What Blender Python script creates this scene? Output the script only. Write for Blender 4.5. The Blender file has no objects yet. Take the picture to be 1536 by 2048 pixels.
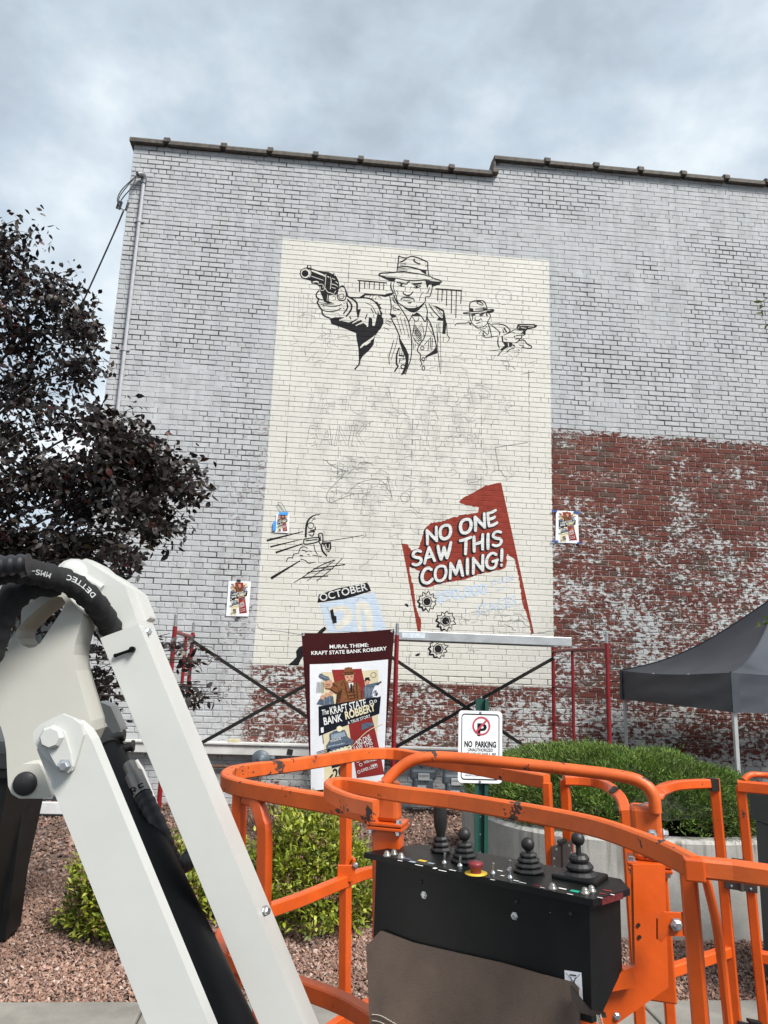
import bpy, bmesh, math, random
import numpy as np
from mathutils import Vector, Matrix
from mathutils.geometry import tessellate_polygon
random.seed(7); rng = np.random.default_rng(7)
sc = bpy.context.scene
C = sc.collection
R = math.radians

# ------------------------------------------------------------------ camera
H = 1.6          # eye height
D = 9.1          # distance to the wall
FPX = 1480.0     # focal length in photo pixels (1536 x 2048)
yaw, pit, rol = R(4.924), R(11.825), R(-2.023)
_f = Vector((math.sin(yaw)*math.cos(pit), math.cos(yaw)*math.cos(pit), math.sin(pit)))
_r = Vector((math.cos(yaw), -math.sin(yaw), 0)); _u = _r.cross(_f)
CR = _r*math.cos(rol) - _u*math.sin(rol); CU = _u*math.cos(rol) + _r*math.sin(rol); CF = _f
cam_d = bpy.data.cameras.new('camera'); cam = bpy.data.objects.new('camera', cam_d); C.objects.link(cam)
M = Matrix(((CR.x, CU.x, -CF.x, 0), (CR.y, CU.y, -CF.y, 0), (CR.z, CU.z, -CF.z, H), (0, 0, 0, 1)))
cam.matrix_world = M
cam_d.sensor_fit = 'VERTICAL'; cam_d.sensor_height = 24; cam_d.lens = 24*FPX/2048
cam_d.clip_start = 0.05; cam_d.clip_end = 2000
sc.camera = cam
sc.render.resolution_x = 768; sc.render.resolution_y = 1024

# ------------------------------------------------------------------ sky and sun
SUN_EL, SUN_AZ = R(50), R(142)     # azimuth measured from +Y towards +X; behind the camera, to the right
SKY_OFF = (2.2, 5.5, 9.9)
wd = bpy.data.worlds.new('World'); sc.world = wd; wd.use_nodes = True
nt = wd.node_tree; nt.nodes.clear()
out = nt.nodes.new('ShaderNodeOutputWorld'); bg = nt.nodes.new('ShaderNodeBackground')
bg.inputs['Strength'].default_value = 0.1
sky = nt.nodes.new('ShaderNodeTexSky'); sky.sky_type = 'NISHITA'; sky.sun_disc = False
sky.sun_elevation = SUN_EL; sky.sun_rotation = SUN_AZ
tc = nt.nodes.new('ShaderNodeTexCoord')
mp = nt.nodes.new('ShaderNodeMapping'); mp.inputs['Scale'].default_value = (1.0, 1.0, 1.5); mp.inputs['Location'].default_value = SKY_OFF
nt.links.new(tc.outputs['Generated'], mp.inputs['Vector'])
n1 = nt.nodes.new('ShaderNodeTexNoise'); n1.inputs['Scale'].default_value = 2.4; n1.inputs['Detail'].default_value = 6; n1.inputs['Roughness'].default_value = 0.56; n1.inputs['Distortion'].default_value = 0.0
nt.links.new(mp.outputs[0], n1.inputs['Vector'])
cr = nt.nodes.new('ShaderNodeValToRGB')
el = cr.color_ramp.elements
el[0].position = 0.40; el[0].color = (2.5, 2.9, 3.3, 1)
el[1].position = 0.66; el[1].color = (5.6, 5.8, 5.85, 1)
e = el.new(0.49); e.color = (3.2, 3.7, 4.15, 1)
e = el.new(0.565); e.color = (4.15, 4.6, 4.9, 1)
nt.links.new(n1.outputs['Fac'], cr.inputs['Fac'])
mx = nt.nodes.new('ShaderNodeMix'); mx.data_type = 'RGBA'; mx.inputs['Factor'].default_value = 0.9
nt.links.new(sky.outputs[0], mx.inputs['A']); nt.links.new(cr.outputs[0], mx.inputs['B'])
nt.links.new(mx.outputs['Result'], bg.inputs['Color']); nt.links.new(bg.outputs[0], out.inputs['Surface'])

sl = bpy.data.lights.new('sun', 'SUN'); sl.energy = 2.85; sl.angle = R(20); sl.color = (1.0, 0.965, 0.91)
so = bpy.data.objects.new('sun', sl); C.objects.link(so)
sd = Vector((math.sin(SUN_AZ)*math.cos(SUN_EL), math.cos(SUN_AZ)*math.cos(SUN_EL), math.sin(SUN_EL)))
so.rotation_euler = sd.to_track_quat('Z', 'Y').to_euler(); so.location = (3, -8, 14)
vs = sc.view_settings; vs.view_transform = 'Standard'; vs.look = 'None'; vs.exposure = 1.0; vs.gamma = 1

sc.cycles.max_bounces = 5; sc.cycles.diffuse_bounces = 2; sc.cycles.glossy_bounces = 2; sc.cycles.transmission_bounces = 2; sc.cycles.caustics_reflective = False; sc.cycles.caustics_refractive = False
# ------------------------------------------------------------------ helpers
def ray(px, py):
    return CF + CR*((px-768)/FPX) - CU*((py-1024)/FPX)
CAM = Vector((0, 0, H))
def at(px, py, Y):
    d = ray(px, py); return CAM + d*(Y/d.y)
def az(px, py, z):
    d = ray(px, py); return CAM + d*((z-H)/d.z)
def W(px, py, off=0.0):
    return at(px, py, D-off)
def sm(p, n=4, closed=False):
    """Catmull-Rom smoothing of a list of points"""
    p = [Vector(q) for q in p]; N = len(p)
    if N < 3: return p
    o = []
    rngk = range(N) if closed else range(N-1)
    for i in rngk:
        a = p[(i-1) % N] if (closed or i > 0) else p[0]*2-p[1]
        b = p[i]; c = p[(i+1) % N]
        d = p[(i+2) % N] if (closed or i+2 < N) else c*2-b
        for k in range(n):
            t = k/n
            o.append(0.5*((2*b)+(c-a)*t+(2*a-5*b+4*c-d)*t*t+(3*b-a-3*c+d)*t*t*t))
    if not closed: o.append(p[-1])
    return o

MATS = {}
def node_math(nt, op, a, b=None, c=None, clamp=False):
    n = nt.nodes.new('ShaderNodeMath'); n.operation = op; n.use_clamp = clamp
    for i, v in enumerate((a, b, c)):
        if v is None: continue
        if isinstance(v, (int, float)): n.inputs[i].default_value = v
        else: nt.links.new(v, n.inputs[i])
    return n.outputs[0]
def node_noise(nt, vec, scale, detail=4, rough=0.55, dist=0.0):
    n = nt.nodes.new('ShaderNodeTexNoise'); n.inputs['Scale'].default_value = scale; n.inputs['Detail'].default_value = detail
    n.inputs['Roughness'].default_value = rough; n.inputs['Distortion'].default_value = dist
    if vec is not None: nt.links.new(vec, n.inputs['Vector'])
    return n.outputs['Fac']
def node_step(nt, v, lo, hi):
    n = nt.nodes.new('ShaderNodeMapRange'); n.interpolation_type = 'SMOOTHSTEP'; n.clamp = True
    for k, q in (('Value', v), ('From Min', lo), ('From Max', hi)):
        if isinstance(q, (int, float)): n.inputs[k].default_value = q
        else: nt.links.new(q, n.inputs[k])
    return n.outputs[0]
def node_mix(nt, f, a, b):
    n = nt.nodes.new('ShaderNodeMix'); n.data_type = 'RGBA'
    for k, q in (('Factor', f), ('A', a), ('B', b)):
        if isinstance(q, (int, float)): n.inputs[k].default_value = q
        elif isinstance(q, tuple): n.inputs[k].default_value = (*q[:3], 1)
        else: nt.links.new(q, n.inputs[k])
    return n.outputs['Result']
def node_map(nt, vec, scale):
    n = nt.nodes.new('ShaderNodeMapping'); n.inputs['Scale'].default_value = scale
    nt.links.new(vec, n.inputs['Vector']); return n.outputs[0]

def mat(name, col, rough=0.5, metal=0.0, var=0.12, scale=9.0, bump=0.0, bscale=120.0, chips=0.0, chipcol=(0.05, 0.03, 0.025), chipscale=28.0,
        dirt=0.0, dirtcol=(0.10, 0.08, 0.06), attr=False, spec=0.5, sheen=0.0, coat=0.0, trans=0.0):
    if name in MATS: return MATS[name]
    m = bpy.data.materials.new(name); m.use_nodes = True; nt = m.node_tree
    b = nt.nodes['Principled BSDF']
    tc = nt.nodes.new('ShaderNodeTexCoord'); vec = tc.outputs['Object']
    b.inputs['Roughness'].default_value = rough; b.inputs['Metallic'].default_value = metal
    b.inputs['Specular IOR Level'].default_value = spec
    if sheen: b.inputs['Sheen Weight'].default_value = sheen
    if coat: b.inputs['Coat Weight'].default_value = coat; b.inputs['Coat Roughness'].default_value = 0.25
    f = node_noise(nt, vec, scale, 5, 0.6)
    lo = tuple(c*(1-var) for c in col); hi = tuple(min(1, c*(1+var)) for c in col)
    colr = node_mix(nt, node_step(nt, f, 0.3, 0.7), lo, hi)
    if attr:
        a = nt.nodes.new('ShaderNodeVertexColor'); a.layer_name = 'tint'
        n = nt.nodes.new('ShaderNodeMix'); n.data_type = 'RGBA'; n.blend_type = 'MULTIPLY'; n.inputs['Factor'].default_value = 1
        nt.links.new(colr, n.inputs['A']); nt.links.new(a.outputs['Color'], n.inputs['B']); colr = n.outputs['Result']
    if dirt:
        d = node_step(nt, node_noise(nt, node_map(nt, vec, (1, 1, 0.45)), scale*0.7, 8, 0.68), 0.52, 0.8)
        colr = node_mix(nt, node_math(nt, 'MULTIPLY', d, dirt), colr, dirtcol)
    if chips:
        lowm = node_math(nt, 'MULTIPLY', node_math(nt, 'SUBTRACT', node_noise(nt, vec, 3.7, 3, 0.6), 0.5), 0.42)
        cth = node_math(nt, 'ADD', node_noise(nt, vec, chipscale, 5, 0.66, 0.3), lowm)
        c = node_step(nt, cth, 0.80-chips, 0.812-chips)
        colr = node_mix(nt, c, colr, chipcol)
        rr = nt.nodes.new('ShaderNodeMapRange'); rr.inputs['To Min'].default_value = rough; rr.inputs['To Max'].default_value = 0.8
        nt.links.new(c, rr.inputs['Value']); nt.links.new(rr.outputs[0], b.inputs['Roughness'])
    nt.links.new(colr, b.inputs['Base Color'])
    if bump:
        bp = nt.nodes.new('ShaderNodeBump'); bp.inputs['Strength'].default_value = bump; bp.inputs['Distance'].default_value = 0.004
        nt.links.new(node_noise(nt, vec, bscale, 5, 0.6), bp.inputs['Height']); nt.links.new(bp.outputs[0], b.inputs['Normal'])
    if trans:
        t = nt.nodes.new('ShaderNodeBsdfTranslucent'); nt.links.new(colr, t.inputs['Color'])
        ms = nt.nodes.new('ShaderNodeMixShader'); ms.inputs[0].default_value = trans
        o = nt.nodes['Material Output']
        nt.links.new(b.outputs[0], ms.inputs[1]); nt.links.new(t.outputs[0], ms.inputs[2]); nt.links.new(ms.outputs[0], o.inputs['Surface'])
    MATS[name] = m; return m

def root_loc(o):
    while o.parent: o = o.parent
    return o.location.copy()
def tag(o, label=None, cat=None, group=None, kind=None):
    if label: o['label'] = label
    if cat: o['category'] = cat
    if group: o['group'] = group
    if kind: o['kind'] = kind
    return o
def thing(name, loc, label, cat, group=None):
    o = bpy.data.objects.new(name, None); o.empty_display_size = 0.1; C.objects.link(o)
    o.location = loc; return tag(o, label, cat, group)

class MB:
    """collects shapes in world coordinates, build() links them as one mesh object"""
    def __init__(s): s.v = []; s.f = []; s.mi = []; s.cur = 0; s.sm = []
    def add(s, vs, fs, smooth=False):
        n = len(s.v); s.v += [tuple(q) for q in vs]
        for q in fs: s.f.append(tuple(i+n for i in q)); s.mi.append(s.cur); s.sm.append(smooth)
        return s
    def hexa(s, p):      # 8 corners: bottom 0-3, top 4-7
        return s.add(p, [(3, 2, 1, 0), (4, 5, 6, 7), (0, 1, 5, 4), (1, 2, 6, 5), (2, 3, 7, 6), (3, 0, 4, 7)])
    def box(s, lo, hi):
        x0, y0, z0 = lo; x1, y1, z1 = hi
        return s.hexa([(x0, y0, z0), (x1, y0, z0), (x1, y1, z0), (x0, y1, z0), (x0, y0, z1), (x1, y0, z1), (x1, y1, z1), (x0, y1, z1)])
    def obox(s, c, ax, ay, az_, bev=0.0):   # oriented box from centre and three half vectors, optional chamfer
        c = Vector(c); ax = Vector(ax); ay = Vector(ay); az_ = Vector(az_)
        if not bev:
            return s.hexa([c+ax*i+ay*j+az_*k for k in (-1, 1) for i, j in ((-1, -1), (1, -1), (1, 1), (-1, 1))])
        bm = bmesh.new()
        bmesh.ops.create_cube(bm, size=2)
        L = [ax.length, ay.length, az_.length]
        for v in bm.verts: v.co = Vector((v.co.x*L[0], v.co.y*L[1], v.co.z*L[2]))
        bmesh.ops.bevel(bm, geom=bm.edges[:], offset=bev, segments=2, affect='EDGES', profile=0.5)
        u = [ax.normalized(), ay.normalized(), az_.normalized()]
        bm.verts.index_update()
        vs_ = [c+u[0]*v.co.x+u[1]*v.co.y+u[2]*v.co.z for v in bm.verts]
        flip = ax.cross(ay).dot(az_) < 0
        fs_ = [tuple(v.index for v in (reversed(f.verts) if flip else f.verts)) for f in bm.faces]
        bm.free(); return s.add(vs_, fs_)
    def tube(s, path, r, n=10, caps=True, smooth=True):
        path = [Vector(p) for p in path]; N = len(path)
        rr = r if callable(r) else (lambda t: r)
        if isinstance(r, (list, tuple)): rr = lambda t: r[0]+(r[1]-r[0])*t
        vs_ = []; prev = None
        for i, p in enumerate(path):
            t = (path[min(i+1, N-1)]-path[max(i-1, 0)]).normalized()
            if prev is None:
                a = Vector((0, 0, 1)) if abs(t.z) < 0.9 else Vector((1, 0, 0)); prev = t.cross(a).normalized()
            prev = (prev-t*prev.dot(t)).normalized(); q = t.cross(prev)
            for k in range(n):
                an = 2*math.pi*k/n; vs_.append(p+(prev*math.cos(an)+q*math.sin(an))*rr(i/max(1, N-1)))
        fs_ = [(i*n+k, i*n+(k+1) % n, (i+1)*n+(k+1) % n, (i+1)*n+k) for i in range(N-1) for k in range(n)]
        s.add(vs_, fs_, smooth)
        if caps: s.add(vs_[:n], [tuple(reversed(range(n)))]); s.add(vs_[-n:], [tuple(range(n))])
        return s
    def bar(s, path, w, h, up=Vector((0, 0, 1)), bev=0.004):
        """rectangular section swept along a path: w across, h along 'up', with chamfered corners"""
        path = [Vector(p) for p in path]; N = len(path); vs_ = []
        sec = [(-w/2+bev, -h/2), (w/2-bev, -h/2), (w/2, -h/2+bev), (w/2, h/2-bev), (w/2-bev, h/2), (-w/2+bev, h/2), (-w/2, h/2-bev), (-w/2, -h/2+bev)]
        for i, p in enumerate(path):
            t0 = (path[i]-path[i-1]).normalized() if i > 0 else None
            t1 = (path[i+1]-path[i]).normalized() if i < N-1 else None
            t = ((t0 or t1)+(t1 or t0)).normalized()
            sd_ = t.cross(up)
            if sd_.length < 1e-4: sd_ = Vector((1, 0, 0))
            sd_.normalize(); uu = sd_.cross(t).normalized()
            k = 1.0
            if t0 and t1: k = 1/max(0.5, math.sqrt((1+t0.dot(t1))/2))
            for a, b in sec: vs_.append(p+sd_*a*k+uu*b)
        n = 8
        fs_ = [(i*n+(k+1) % n, i*n+k, (i+1)*n+k, (i+1)*n+(k+1) % n) for i in range(N-1) for k in range(n)]
        s.add(vs_, fs_); s.add(vs_[:n], [tuple(range(n))]); s.add(vs_[-n:], [tuple(reversed(range(n)))]); return s
    def lathe(s, base, axis, prof, n=16, smooth=True):
        base = Vector(base); axis = Vector(axis).normalized()
        a = Vector((0, 0, 1)) if abs(axis.z) < 0.9 else Vector((1, 0, 0)); p = axis.cross(a).normalized(); q = axis.cross(p)
        vs_ = [base+axis*h+(p*math.cos(2*math.pi*k/n)+q*math.sin(2*math.pi*k/n))*r for r, h in prof for k in range(n)]
        m = len(prof)
        s.add(vs_, [(i*n+k, i*n+(k+1) % n, (i+1)*n+(k+1) % n, (i+1)*n+k) for i in range(m-1) for k in range(n)], smooth)
        if prof[0][0] > 1e-5: s.add(vs_[:n], [tuple(reversed(range(n)))])
        if prof[-1][0] > 1e-5: s.add(vs_[-n:], [tuple(range(n))])
        return s
    def plate(s, loops, ext, fillback=True):
        """loops: list of 3-D loops (outer, holes...) in one plane, ext: extrusion vector"""
        ext = Vector(ext); loops = [[Vector(p) for p in l] for l in loops]
        tris = tessellate_polygon(loops); flat = [p for l in loops for p in l]; n = len(flat)
        vs_ = flat+[p+ext for p in flat]
        a, b, c = (flat[i] for i in tris[0]); nn = (b-a).cross(c-a)
        fr = nn.dot(ext) < 0
        for t in tris:
            s.add([flat[i] for i in t], [(0, 1, 2) if fr else (2, 1, 0)])
            if fillback: s.add([flat[i]+ext for i in t], [(2, 1, 0) if fr else (0, 1, 2)])
        o = 0
        for l in loops:
            m = len(l)
            s.add(l+[p+ext for p in l], [(k, (k+1) % m, m+(k+1) % m, m+k) for k in range(m)]); o += m
        return s
    def build(s, name, m, parent=None, label=None, kind=None, fix=True):
        org = root_loc(parent) if parent else Vector((0, 0, 0))
        me = bpy.data.meshes.new(name)
        me.from_pydata([(x-org.x, y-org.y, z-org.z) for x, y, z in s.v], [], s.f)
        ms = m if isinstance(m, (list, tuple)) else [m]
        for q in ms: me.materials.append(q)
        me.polygons.foreach_set('material_index', s.mi); me.polygons.foreach_set('use_smooth', s.sm)
        me.update()
        if fix:
            bm = bmesh.new(); bm.from_mesh(me); bmesh.ops.recalc_face_normals(bm, faces=bm.faces[:]); bm.to_mesh(me); bm.free()
        o = bpy.data.objects.new(name, me); C.objects.link(o)
        if parent: o.parent = parent
        if label: o['label'] = label
        if kind: o['kind'] = kind
        return o

def np_mesh(name, verts, faces, m, parent=None, tint=None, smooth=False, kind=None):
    """fast mesh: verts (n,3), faces (m,k) all the same size; tint = per-vertex colour"""
    org = root_loc(parent) if parent else Vector((0, 0, 0))
    verts = np.asarray(verts, np.float32)-np.array(org, np.float32); faces = np.asarray(faces, np.int32)
    me = bpy.data.meshes.new(name); k = faces.shape[1]
    me.vertices.add(len(verts)); me.vertices.foreach_set('co', verts.ravel())
    me.loops.add(faces.size); me.loops.foreach_set('vertex_index', faces.ravel())
    me.polygons.add(len(faces)); me.polygons.foreach_set('loop_start', np.arange(0, faces.size, k, dtype=np.int32))
    me.polygons.foreach_set('use_smooth', np.full(len(faces), bool(smooth)))
    me.materials.append(m)
    if tint is not None:
        ca = me.color_attributes.new('tint', 'FLOAT_COLOR', 'POINT')
        ca.data.foreach_set('color', np.hstack([tint, np.ones((len(tint), 1))]).astype(np.float32).ravel())
    me.update(calc_edges=True); me.validate()
    o = bpy.data.objects.new(name, me); C.objects.link(o)
    if parent: o.parent = parent
    if kind: o['kind'] = kind
    return o

def bolt(mb, p, n, r=0.008, h=0.006):
    mb.lathe(p, n, [(r*1.35, 0), (r*1.35, h*0.25), (r, h*0.3), (r, h), (r*0.7, h*1.15), (0.0001, h*1.15)], 6, False)
# ------------------------------------------------------------------ ground
def struct(o): o['kind'] = 'structure'; return o
g = MB(); g.add([(-400, -300, -0.14), (400, -300, -0.14), (400, 600, -0.14), (-400, 600, -0.14)], [(0, 1, 2, 3)])
struct(g.build('ground', mat('asphalt', (0.06, 0.06, 0.062), 0.9, var=0.25, scale=3, bump=0.6, bscale=160)))
KY0, KY1 = 3.60, 3.975
g = MB(); g.box((-14, KY1, -0.13), (16, D+0.02, -0.012))
struct(g.build('planting_bed', mat('bed_soil', (0.10, 0.065, 0.05), 0.95, var=0.3, scale=12, bump=0.7, bscale=90)))
kerb = MB()
kmat = mat('kerb_concrete', (0.225, 0.21, 0.185), 0.9, var=0.16, scale=6, bump=0.7, bscale=140, dirt=0.5, dirtcol=(0.13, 0.115, 0.10))
for i in range(-5, 6):
    x0 = i*2.4-0.7; kerb.obox((x0+1.2, (KY0+KY1)/2, -0.055), (1.196, 0, 0), (0, (KY1-KY0)/2, 0), (0, 0, 0.075), 0.012)
struct(kerb.build('kerb', kmat))

# gravel: crushed red-brown stone, tens of thousands of pieces
def pebbles(n, x0, x1, y0, y1, smin, smax):
    x = rng.uniform(x0, x1, n); y = rng.uniform(y0, y1, n)
    base = np.array([[1, 0, 0], [-0.5, 0.87, 0], [-0.5, -0.87, 0], [0.3, 0.35, 0.8], [-0.35, -0.25, 0.75]], float)
    fcs = np.array([[0, 1, 3], [1, 4, 3], [1, 2, 4], [2, 3, 4], [2, 0, 3]])
    s = rng.uniform(smin, smax, n)[:, None, None]*rng.uniform(0.6, 1.4, (n, 1, 3))*np.array([1, 1, 0.8])
    v = base[None]*s+rng.normal(0, 0.12, (n, 5, 3))*s
    a = rng.uniform(0, 6.28, n); ca, sa = np.cos(a)[:, None], np.sin(a)[:, None]
    tx, ty = rng.normal(0, 0.45, (n, 1)), rng.normal(0, 0.45, (n, 1))
    X = v[:, :, 0]*ca-v[:, :, 1]*sa; Y = v[:, :, 0]*sa+v[:, :, 1]*ca; Z = v[:, :, 2]+X*tx+Y*ty
    z = rng.uniform(-0.012, 0.006, (n, 1))
    P = np.stack([X+x[:, None], Y+y[:, None], Z+z], 2).reshape(-1, 3)
    Fc = (fcs[None]+5*np.arange(n)[:, None, None]).reshape(-1, 3)
    pal = np.array([[0.36, 0.215, 0.155], [0.45, 0.31, 0.235], [0.21, 0.125, 0.09], [0.30, 0.19, 0.14], [0.52, 0.42, 0.36], [0.16, 0.11, 0.09], [0.40, 0.25, 0.20]])
    c = pal[rng.choice(7, n, p=[.22, .2, .14, .2, .08, .06, .1])]*rng.uniform(0.68, 1.12, (n, 1))*np.array([1.03, 0.98, 0.99])
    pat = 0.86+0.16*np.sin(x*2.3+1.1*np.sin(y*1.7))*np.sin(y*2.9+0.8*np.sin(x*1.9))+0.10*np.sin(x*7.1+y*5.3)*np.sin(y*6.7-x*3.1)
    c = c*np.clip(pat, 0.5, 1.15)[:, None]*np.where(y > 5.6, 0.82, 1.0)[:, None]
    return P, Fc, np.repeat(c, 5, 0)
gm = mat('gravel_stone', (0.95, 0.95, 0.95), 0.85, var=0.08, scale=60, attr=True)
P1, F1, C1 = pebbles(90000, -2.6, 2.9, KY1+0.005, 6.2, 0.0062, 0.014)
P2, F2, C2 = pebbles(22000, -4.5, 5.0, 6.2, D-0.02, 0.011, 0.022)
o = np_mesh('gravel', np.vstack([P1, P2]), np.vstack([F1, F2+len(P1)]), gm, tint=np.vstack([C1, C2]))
tag(o, 'reddish brown crushed stone gravel covering the planting bed', 'gravel', kind='stuff')

# ------------------------------------------------------------------ the brick building
XL = W(268, 290).x            # left corner
XR = 7.6
CH = 0.069; BL = 0.206; JT = 0.011
ZL = W(275, 285).z; ZR = W(1010, 322).z; XS = W(990, 330).x      # parapet heights and the step
MX0, MX1 = W(566, 478).x-0.004, W(1098, 520).x; MZ1 = (W(566, 478).z+W(1098, 520).z)/2
MZ0 = W(1000, 1371).z; ZRED = W(1110, 862).z; MZ0L = W(560, 1330).z
bld = thing('brick_building', (0, D, 0), 'tall painted brick building side wall carrying a half finished mural', 'building')

def wall_material(name, mortar):
    m = bpy.data.materials.new(name); m.use_nodes = True; nt = m.node_tree; b = nt.nodes['Principled BSDF']
    mt = lambda *a, **k: node_math(nt, *a, **k)
    geo = nt.nodes.new('ShaderNodeNewGeometry'); pos = geo.outputs['Position']
    sx = nt.nodes.new('ShaderNodeSeparateXYZ'); nt.links.new(pos, sx.inputs[0]); X, Z = sx.outputs['X'], sx.outputs['Z']
    flat = node_map(nt, pos, (1, 0, 1)); wide = node_map(nt, pos, (0.55, 0, 1))
    edge = mt('MULTIPLY', mt('SUBTRACT', node_noise(nt, flat, 30, 4), 0.5), 0.03)
    Xe, Ze = mt('ADD', X, edge), mt('ADD', Z, edge)
    zb = mt('ADD', MZ0, mt('MULTIPLY', node_step(nt, X, 0.75, 0.55), MZ0L-MZ0))
    cream = mt('MULTIPLY', mt('MULTIPLY', node_step(nt, Xe, MX0-0.004, MX0+0.004), node_step(nt, Xe, MX1+0.004, MX1-0.004)),
               mt('MULTIPLY', node_step(nt, Ze, mt('SUBTRACT', zb, 0.02), mt('ADD', zb, 0.02)), node_step(nt, Ze, MZ1+0.004, MZ1-0.004)))
    low = node_noise(nt, flat, 0.8, 3); mid = node_noise(nt, wide, 3.2, 4, 0.6)
    fleck = node_noise(nt, wide, 24, 5, 0.72, 0.4)
    # how much paint has come off: 0 = sound paint, 1 = bare brick
    zl = mt('SUBTRACT', mt('SUBTRACT', ZRED, mt('MULTIPLY', mt('SUBTRACT', mid, 0.5), 0.22)), mt('MULTIPLY', mt('SUBTRACT', fleck, 0.5), 0.55))
    right = mt('MULTIPLY', node_step(nt, Z, mt('ADD', zl, 0.02), mt('SUBTRACT', zl, 0.02)), node_step(nt, mt('ADD', mt('ADD', X, mt('MULTIPLY', node_step(nt, Z, 1.55, 1.65), -0.75)), mt('MULTIPLY', mt('SUBTRACT', fleck, 0.5), 1.1)), -0.80, -0.76))
    ramp_low = node_step(nt, Z, 4.6, 1.9)           # more old paint left lower down
    th = mt('ADD', mt('ADD', 0.635, mt('MULTIPLY', ramp_low, -0.105)), mt('MULTIPLY', mt('SUBTRACT', mid, 0.5), -0.5))
    th = mt('ADD', th, mt('MULTIPLY', mt('SUBTRACT', low, 0.5), -0.30))
    th = mt('ADD', th, mt('MULTIPLY', node_step(nt, Z, 0.75, 0.45), -0.13))
    keep = node_step(nt, fleck, mt('SUBTRACT', th, 0.035), mt('ADD', th, 0.03))      # islands of paint
    strip = mt('MULTIPLY', mt('MULTIPLY', node_step(nt, X, -1.35, -0.95), node_step(nt, Z, 5.1, 4.2)), node_step(nt, mid, 0.40, 0.62))
    lost = mt('MULTIPLY', strip, node_step(nt, fleck, 0.545, 0.56))
    small = node_step(nt, node_noise(nt, wide, 34, 4, 0.7), 0.70, 0.72)
    bare = mt('MULTIPLY', right, mt('SUBTRACT', 1.0, keep))
    bare = mt('MAXIMUM', bare, mt('MULTIPLY', lost, mt('SUBTRACT', 1.0, right)))
    bare = mt('MAXIMUM', bare, mt('MULTIPLY', small, mt('SUBTRACT', 1.0, right)))
    bare = mt('MULTIPLY', bare, mt('SUBTRACT', 1.0, cream))
    # colours
    at_ = nt.nodes.new('ShaderNodeAttribute'); at_.attribute_name = 'rnd'
    rnd = at_.outputs['Fac']
    grain = node_noise(nt, pos, 70, 4, 0.7)
    drip = node_noise(nt, node_map(nt, pos, (5, 0, 0.5)), 1.6, 5, 0.6)
    grey = node_mix(nt, node_step(nt, drip, 0.35, 0.7), (0.40, 0.41, 0.422), (0.49, 0.50, 0.508))
    grey = node_mix(nt, mt('MULTIPLY', node_step(nt, node_noise(nt, flat, 5.5, 5, 0.7), 0.46, 0.72), 0.7), grey, (0.325, 0.322, 0.31))
    grey = node_mix(nt, mt('MULTIPLY', node_step(nt, node_noise(nt, node_map(nt, pos, (2.2, 0, 0.55)), 1.1, 5, 0.68), 0.52, 0.72), 0.5), grey, (0.36, 0.375, 0.40))
    grey = node_mix(nt, mt('MULTIPLY', rnd, 0.35), grey, (0.55, 0.56, 0.57))
    cre = node_mix(nt, node_step(nt, node_noise(nt, flat, 2.2, 5), 0.3, 0.7), (0.605, 0.588, 0.532), (0.665, 0.65, 0.595))
    cre = node_mix(nt, mt('MULTIPLY', rnd, 0.22), cre, (0.58, 0.565, 0.51))
    # charcoal smudges rubbed into the paint in the middle of the mural
    zone = mt('MULTIPLY', node_step(nt, mt('ABSOLUTE', mt('SUBTRACT', Z, 4.15)), 2.0, 0.7), node_step(nt, mt('ABSOLUTE', mt('SUBTRACT', X, 1.0)), 1.8, 0.9))
    sm_ = mt('MULTIPLY', node_step(nt, node_noise(nt, node_map(nt, pos, (1.4, 0, 1)), 3.1, 5, 0.66), 0.44, 0.66), node_step(nt, grain, 0.36, 0.62))
    cre = node_mix(nt, mt('MULTIPLY', mt('MULTIPLY', sm_, zone), 0.62), cre, (0.245, 0.245, 0.24))
    red = node_mix(nt, rnd, (0.092, 0.024, 0.018), (0.170, 0.055, 0.040))
    red = node_mix(nt, mt('MULTIPLY', node_step(nt, rnd, 0.76, 0.9), 0.85), red, (0.075, 0.052, 0.042))
    red = node_mix(nt, mt('MULTIPLY', node_step(nt, grain, 0.5, 0.75), 0.35), red, (0.21, 0.11, 0.09))
    red = node_mix(nt, mt('MULTIPLY', node_step(nt, mt('ADD', fleck, mt('MULTIPLY', mid, 0.6)), 0.76, 1.0), 0.38), red, (0.36, 0.31, 0.29))
    oldp = node_mix(nt, node_step(nt, grain, 0.3, 0.7), (0.43, 0.45, 0.45), (0.56, 0.57, 0.56))
    paint = node_mix(nt, right, grey, oldp)
    if mortar:
        mort_red = node_mix(nt, node_step(nt, grain, 0.3, 0.7), (0.24, 0.17, 0.145), (0.33, 0.26, 0.23))
        openj = node_step(nt, node_noise(nt, flat, 1.5, 5, 0.65), 0.44, 0.58)       # joints the paint never reached
        openj = mt('MULTIPLY', openj, node_step(nt, Z, 1.0, 2.6))
        jcol = node_mix(nt, openj, node_mix(nt, 0.35, grey, (0.30, 0.31, 0.33)), (0.075, 0.07, 0.068))
        base = node_mix(nt, right, jcol, mort_red)
        base = node_mix(nt, mt('MULTIPLY', right, keep), base, oldp)
        shadej = node_step(nt, node_noise(nt, flat, 2.3, 5, 0.65), 0.47, 0.62)  # thin joint shadows of the cream area, painted as patchy darker mortar
        base = node_mix(nt, cream, base, node_mix(nt, shadej, (0.57, 0.55, 0.50), (0.25, 0.245, 0.23)))
    else:
        base = node_mix(nt, bare, paint, red)
        base = node_mix(nt, cream, base, cre)
    nt.links.new(base, b.inputs['Base Color'])
    rg = nt.nodes.new('ShaderNodeMapRange'); rg.inputs['To Min'].default_value = 0.9; rg.inputs['To Max'].default_value = 0.55
    nt.links.new(cream, rg.inputs['Value']); nt.links.new(rg.outputs[0], b.inputs['Roughness'])
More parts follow.
